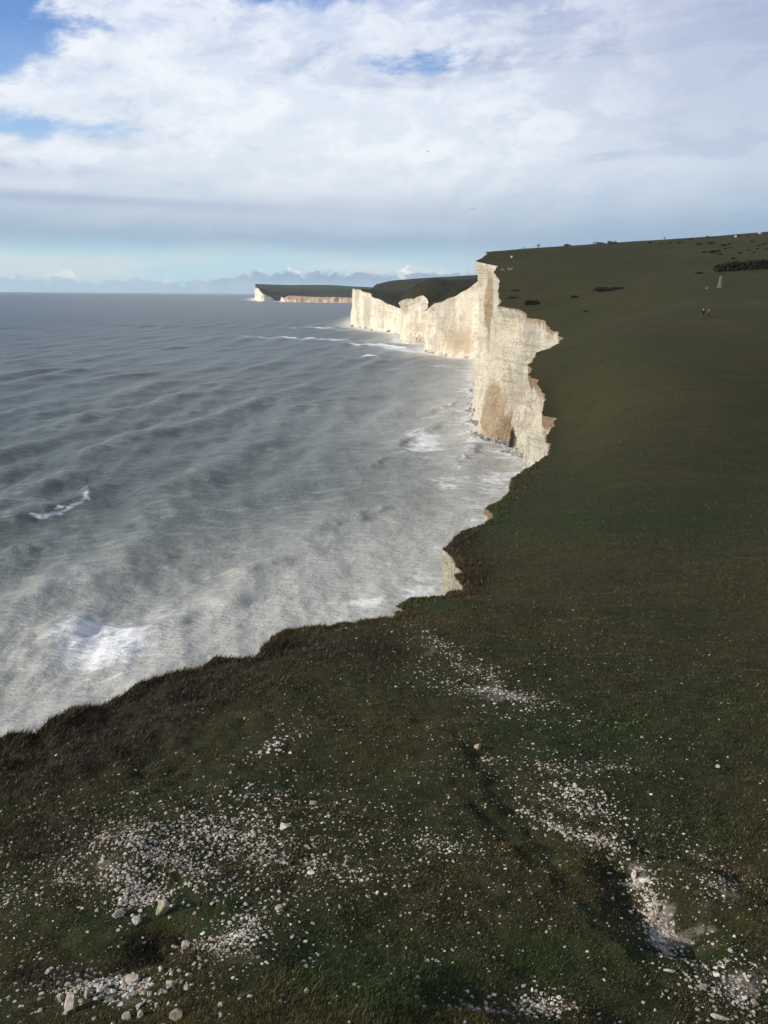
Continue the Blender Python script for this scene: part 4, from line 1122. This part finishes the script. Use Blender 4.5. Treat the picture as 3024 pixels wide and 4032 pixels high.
tag(mesh_obj('rubble', VV, np.vstack(FF), M_chalk, {'tint': np.zeros((len(VV), 3))}), kind='stuff')

# ------------------------------------------------------------------ gorse on the far hillside
M_gorse = plain('gorse', (0.020, 0.022, 0.015), 0.9, 0.5, 1.5)
def bush_mesh(w, d, h, seed, n):
    g = np.random.default_rng(seed)
    lob = [(g.uniform(-.32, .32) * w, g.uniform(-.3, .3) * d, g.uniform(.26, .42)) for _ in range(max(3, int(w / h * 2)))]
    P_ = []
    for lx, ly, lr in lob:
        m = n // len(lob); a = g.uniform(0, 6.28, m); e = np.arcsin(g.uniform(-0.1, 1, m)); r = g.uniform(.75, 1.05, m) ** .5
        hr = h * g.uniform(.65, 1.0)
        P_.append(np.c_[lx + lr * w * .75 * r * np.cos(a) * np.cos(e), ly + lr * d * .9 * r * np.sin(a) * np.cos(e), hr * r * np.sin(e)])
    P_ = np.vstack(P_); n = len(P_); s = h * g.uniform(.10, .2, n)
    u_ = g.normal(size=(n, 3)); u_ /= np.linalg.norm(u_, axis=1)[:, None]; w_ = np.cross(u_, g.normal(size=(n, 3))); w_ /= np.linalg.norm(w_, axis=1)[:, None]
    V = np.empty((n * 3, 3)); V[0::3] = P_ - u_ * s[:, None]; V[1::3] = P_ + u_ * s[:, None]; V[2::3] = P_ + w_ * s[:, None] * 1.4
    return V, np.arange(n * 3).reshape(-1, 3)
def hill_pt(u, v, lo=150.0):
    for k in range(30):
        u_, v_ = np.array([u, u]), np.array([v + 2 * k] * 2)
        d = ray(u_, v_)[0]; Ds = np.linspace(lo, 520, 900); hh = np.hypot(d[0], d[1])
        x = d[0] / hh * Ds; y = d[1] / hh * Ds; z = chunked(hA, x, y)
        b_ = (EYE + d[2] / hh * Ds) < z
        if b_.any():
            i = int(np.argmax(b_)); return x[i], y[i], z[i], Ds[i]
    raise ValueError((u, v))
BU = [ # u, v(base), width px, height px, label
    (2937, 1062, 170, 34, 'widest dark gorse thicket, on the hillside above the pale obelisk'),
    (3030, 1058, 90, 32, 'dark gorse thicket at the right end of the widest thicket'),
    (2235, 966, 30, 8, 'small humped bush breaking the skyline alone'),
    (2358, 960, 40, 8, 'low bush on the skyline, left one of the middle pair'),
    (2409, 956, 36, 9, 'low bush on the skyline, right one of the middle pair'),
    (2403, 1143, 116, 13, 'long low scrub patch in the middle of the hillside'),
    (2261, 1171, 34, 9, 'small scrub patch below the left end of the long scrub patch'),
    (2100, 1198, 62, 16, 'rounded scrub patch nearest the cliff top'),
    (2308, 1228, 18, 6, 'tiny scrub tuft lowest on the hillside'),
    (2034, 1146, 42, 7, 'thin scrub streak just inside the cliff edge'),
    (2019, 1174, 48, 8, 'low scrub streak above the rounded patch by the cliff top'),
    (2889, 1021, 18, 8, 'small bush just above the widest gorse thicket'),
    (2752, 1078, 34, 8, 'flat bush left of the widest gorse thicket'),
]
SM = 'small dark gorse bush dotted on the rough upper hillside'
for u, v, w in [(2719, 942, 14), (2675, 957, 16), (2638, 957, 14), (2754, 963, 20), (2798, 961, 30), (2787, 934, 14), (2848, 968, 22), (2872, 963, 12), (2962, 952, 12), (2910, 930, 12), (2945, 930, 14), (3010, 962, 18),
                (2771, 995, 24), (2812, 996, 34), (2826, 990, 20), (2856, 981, 14), (2917, 998, 20), (2948, 985, 14), (2980, 982, 16), (2727, 996, 8), (2990, 968, 14), (2880, 978, 14), (2968, 995, 14), (2838, 1003, 20), (2600, 962, 12), (2560, 957, 10), (3015, 982, 12)]:
    BU.append((u, v, w, max(5, w * 0.33), None))
ORD = 'first second third fourth fifth sixth seventh eighth ninth tenth eleventh twelfth thirteenth fourteenth fifteenth sixteenth seventeenth eighteenth nineteenth twentieth twenty-first twenty-second twenty-third twenty-fourth twenty-fifth twenty-sixth twenty-seventh'.split()
us_ = sorted((b_[0], b_[1]) for b_ in BU if b_[4] is None)
BU = [b_ if b_[4] else b_[:4] + ('small dark gorse bush on the rough upper hillside, ' + ORD[us_.index((b_[0], b_[1]))] + ' from the left',) for b_ in BU]
for i, (u, v, w, h, lab) in enumerate(BU):
    x, y, z, D = hill_pt(u, v); ww = w / FPX * D; hh = max(0.5, h / FPX * D)
    vv, ff = bush_mesh(ww, ww * (0.55 if w < 60 else 0.35), hh, 900 + i, 500 if w < 60 else 3500)
    o = mesh_obj('gorse_bush', vv, ff, M_gorse); o.location = (x, y, z - 0.1); o.rotation_euler[2] = -math.atan2(x, y) * 1.0
    tag(o, lab, 'bush', 'gorse bushes and scrub on the far hillside')

# ------------------------------------------------------------------ obelisk
M_pale = plain('weathered_stone', (0.15, 0.148, 0.135), 0.85, 0.2, 3.0)
def prism(secs, name, mat, parent=None):
    V = []; 
    for z0, a, b_ in secs: V += [(-a, -b_, z0), (a, -b_, z0), (a, b_, z0), (-a, b_, z0)]
    F = []
    for k in range(len(secs) - 1):
        for j in range(4): F.append((4 * k + j, 4 * k + (j + 1) % 4, 4 * k + 4 + (j + 1) % 4, 4 * k + 4 + j))
    F.append((0, 3, 2, 1)); k = 4 * (len(secs) - 1); F.append((k, k + 1, k + 2, k + 3))
    return mesh_obj(name, np.array(V, float), np.array(F), mat, parent=parent)
x, y, z, D = hill_pt(2832, 1133)
k = D / FPX
ob = bpy.data.objects.new('stone_obelisk', None); C.objects.link(ob); ob.location = (x, y, z - 0.05); ob.rotation_euler[1] = R(3)
tag(ob, 'weathered pale stone obelisk standing on the open hillside', 'obelisk')
prism([(0.0, 6.5 * k, 6.5 * k), (3 * k, 6.3 * k, 6.3 * k), (4 * k, 5.4 * k, 5.4 * k)], 'plinth', M_pale, ob)
prism([(4 * k, 4.4 * k, 4.4 * k), (36 * k, 3.2 * k, 3.2 * k), (41 * k, 1.2 * k, 1.2 * k)], 'shaft', M_pale, ob)

# ------------------------------------------------------------------ people, sheep, gulls
def skin(name, verts, edges, radii, mat, sub=2, parent=None, root=0):
    me = bpy.data.meshes.new(name); me.from_pydata(verts, edges, [])
    o = bpy.data.objects.new(name, me); C.objects.link(o)
    md = o.modifiers.new('s', 'SKIN'); md.use_smooth_shade = True
    for i, r in enumerate(radii):
        r = r if isinstance(r, tuple) else (r, r); me.skin_vertices[0].data[i].radius = r
    me.skin_vertices[0].data[root].use_root = True
    md2 = o.modifiers.new('u', 'SUBSURF'); md2.levels = sub; md2.render_levels = sub
    dg = bpy.context.evaluated_depsgraph_get()
    m2 = bpy.data.meshes.new_from_object(o.evaluated_get(dg)); m2.name = name
    bpy.data.objects.remove(o)
    m2.materials.clear(); m2.materials.append(mat)
    for p in m2.polygons: p.use_smooth = True
    o = bpy.data.objects.new(name, m2); C.objects.link(o)
    if parent: o.parent = parent
    return o
M_skin = plain('skin', (0.42, 0.27, 0.20), 0.6, 0.05)
def person(u, v, hpx, face, jacket, trousers, hat, labels, hair=(0.05, 0.03, 0.02), stride=0.22, dz=0.0):
    x, y, z, D = hill_pt(u, v); H = hpx / FPX * D; s = H / 1.75
    root = bpy.data.objects.new('person', None); C.objects.link(root)
    root.location = (x, y, z + dz); root.rotation_euler[2] = face; root.scale = (s, s, s)
    tag(root, labels, 'person')
    st_ = stride
    # facing +y in its own space
    J = [(0, 0, .93), (0, 0, 1.10), (0, 0.0, 1.30), (0, .01, 1.42), (0, .02, 1.50), (0, .035, 1.60), (0, .04, 1.68),
         (.18, 0, 1.39), (.24, -st_ * .5, 1.13), (.23, -st_ * .3 + .03, .89), (.23, -st_ * .3 + .07, .80),
         (-.18, 0, 1.39), (-.24, st_ * .45, 1.14), (-.23, st_ * .8 + .03, .93), (-.23, st_ * .9 + .05, .85),
         (.09, 0, .88), (.10, st_ * .7, .50), (.10, st_, .09), (.10, st_ + .13, .04),
         (-.09, 0, .88), (-.10, -st_ * .15, .49), (-.10, -st_ - .08, .12), (-.10, -st_ + .04, .04)]
    E_ = [(0, 1), (1, 2), (2, 3), (3, 4), (4, 5), (5, 6), (3, 7), (7, 8), (8, 9), (9, 10), (3, 11), (11, 12), (12, 13), (13, 14), (0, 15), (15, 16), (16, 17), (17, 18), (0, 19), (19, 20), (20, 21), (21, 22)]
    Rr = [(.15, .11), (.13, .10), (.15, .11), .07, .055, (.085, .10), (.075, .085), .06, .05, .038, .035, .06, .05, .038, .035, .085, .06, .045, .035, .085, .06, .045, .035]
    skin('body', J, E_, Rr, M_skin, 1, root)
    mj = plain('jacket_cloth', jacket, 0.9, 0.1); mt = plain('trouser_cloth', trousers, 0.9, 0.1); mh = plain('hat_cloth', hat, 0.9, 0.1)
    jj = [0, 1, 2, 3, 7, 8, 9, 11, 12, 13]; re = {a: i for i, a in enumerate(jj)}
    JJ = [J[i] for i in jj]; JJ[0] = (0, 0, .86)
    skin('jacket', JJ, [(re[a], re[b]) for a, b in E_ if a in re and b in re], [(.20, .16), (.18, .15), (.20, .16), .10, .095, .08, .06, .095, .08, .06], mj, 1, root)
    jj = [0, 15, 16, 17, 19, 20, 21]; re = {a: i for i, a in enumerate(jj)}
    skin('trousers', [J[i] for i in jj], [(re[a], re[b]) for a, b in E_ if a in re and b in re], [(.16, .12), .11, .085, .065, .11, .085, .065], mt, 1, root)
    skin('hat', [(0, .03, 1.66), (0, .03, 1.71), (0, .03, 1.76)], [(0, 1), (1, 2)], [(.105, .12), (.105, .12), (.05, .06)], mh, 1, root)
    mb = plain('boot_leather', (0.02, 0.016, 0.012), 0.7, 0.1)
    for a, b_ in ((17, 18), (21, 22)):
        p, q = J[a], J[b_]; skin('boot', [(p[0], p[1], p[2] + .06), p, (q[0], q[1] + .03, q[2])], [(0, 1), (1, 2)], [.06, .06, .045], mb, 1, root)
    return root
person(2767, 1256, 35, R(20), (0.012, 0.016, 0.022), (0.045, 0.045, 0.035), (0.45, 0.42, 0.34), 'walker in black jacket and pale hat, striding left of the pink-jacketed one')
person(2789, 1251, 29, R(10), (0.24, 0.035, 0.09), (0.02, 0.02, 0.018), (0.55, 0.16, 0.12), 'walker in a pink jacket and reddish hat on the grass', stride=0.16)
person(2116, 974, 12, R(160), (0.012, 0.014, 0.022), (0.012, 0.013, 0.02), (0.02, 0.02, 0.025), 'shorter dark-clothed figure on the skyline, left of its companion', stride=0.05)
person(2122, 973.5, 15, R(170), (0.012, 0.014, 0.022), (0.012, 0.013, 0.02), (0.02, 0.02, 0.025), 'taller dark-clothed figure on the skyline, right of its companion', stride=0.05)

M_wool = plain('wool', (0.36, 0.34, 0.29), 0.95, 0.15, 6.0)
SH_ = [(2015, 1019, 0.3, 'white sheep grazing nearest the bare chalk on the cliff top'), (2061, 984, 1.5, 'white sheep just under the skyline, left of the two dark figures'),
       (2616, 938, 2.6, 'white sheep on the skyline left of the scattered bushes'), (2897, 938, 0.2, 'white sheep among the scattered bushes, the larger-looking one'), (2992, 925, 1.2, 'white sheep near the skyline at the right edge of the hill')]
for u, v, ro, lab in SH_:
    x, y, z, D = hill_pt(u, v)
    JS = [(0, -.42, .62), (0, 0, .64), (0, .38, .64), (0, .56, .72), (0, .72, .80), (0, .88, .72), (.14, -.40, .35), (.14, -.36, .02), (-.14, -.40, .35), (-.14, -.45, .02), (.13, .36, .35), (.13, .38, .02), (-.13, .36, .35), (-.13, .30, .02), (.10, .74, .86), (-.10, .74, .86)]
    ES = [(0, 1), (1, 2), (2, 3), (3, 4), (4, 5), (0, 6), (6, 7), (0, 8), (8, 9), (2, 10), (10, 11), (2, 12), (12, 13), (4, 14), (4, 15)]
    o = skin('sheep', JS, ES, [.25, .29, .26, .17, .12, .06, .08, .035, .08, .035, .07, .035, .07, .035, .03, .03], M_wool, 1, root=1)
    o.location = (x, y, z); o.rotation_euler[2] = ro; o.scale = (1.3, 1.3, 1.3)
    tag(o, lab, 'sheep', 'sheep grazing on the far hill')

M_gull = plain('gull_feathers', (0.30, 0.31, 0.33), 0.8, 0.2)
def gull(u, v, D, span, yaw, roll, lab):
    p = at(u, v, D)
    J = [(0, -.28, 0), (0, -.1, 0), (0, .12, .01), (0, .24, .03), (0, .31, .01),
         (.14, .06, .05), (.36, .06, .13), (.56, -.02, .08), (.74, -.12, -.02), (-.14, .06, .05), (-.36, .06, .13), (-.56, -.02, .08), (-.74, -.12, -.02)]
    E_ = [(0, 1), (1, 2), (2, 3), (3, 4), (2, 5), (5, 6), (6, 7), (7, 8), (2, 9), (9, 10), (10, 11), (11, 12)]
    o = skin('gull', J, E_, [(.05, .015), (.07, .07), (.08, .08), .05, .015, (.03, .09), (.018, .085), (.014, .07), (.006, .02), (.03, .09), (.018, .085), (.014, .07), (.006, .02)], M_gull, 1, root=2)
    o.location = p; k = span / 1.48; o.scale = (k, k, k); o.rotation_euler = (R(12), roll, yaw)
    tag(o, lab, 'gull', 'gulls gliding over the cliffs')
gull(1684, 596, 300, 1.35, R(15), R(-8), 'gull gliding highest in the bright cloud')
gull(1860, 821, 300, 1.3, R(-5), R(3), 'gull gliding level above the cliff-top headland')
gull(1392, 1010, 500, 1.0, R(60), R(35), 'smallest gull, low above the distant headland')

# ------------------------------------------------------------------ haze
ztop = float(max(z.max(), 0)) if hasattr(z, 'max') else 0
ztop = max(np.array([v.co.z for v in grassland.data.vertices]).max(), 120) + 5
hx = 11500.0
V = np.array([(sx_ * hx, sy_ * hx, zz_) for zz_ in (-14.0, ztop) for sx_, sy_ in ((-1, -1), (1, -1), (1, 1), (-1, 1))], float)
F = np.array([(0, 3, 2, 1), (4, 5, 6, 7), (0, 1, 5, 4), (1, 2, 6, 5), (2, 3, 7, 6), (3, 0, 4, 7)])
m = bpy.data.materials.new('haze_air'); m.use_nodes = True; m.node_tree.nodes.clear()
mo = m.node_tree.nodes.new('ShaderNodeOutputMaterial'); pv = m.node_tree.nodes.new('ShaderNodeVolumePrincipled')
pv.inputs['Color'].default_value = (0.82, 0.88, 0.95, 1); pv.inputs['Density'].default_value = 3.0e-5
m.node_tree.links.new(pv.outputs[0], mo.inputs['Volume'])
tag(mesh_obj('haze', V, F, m), kind='stuff')
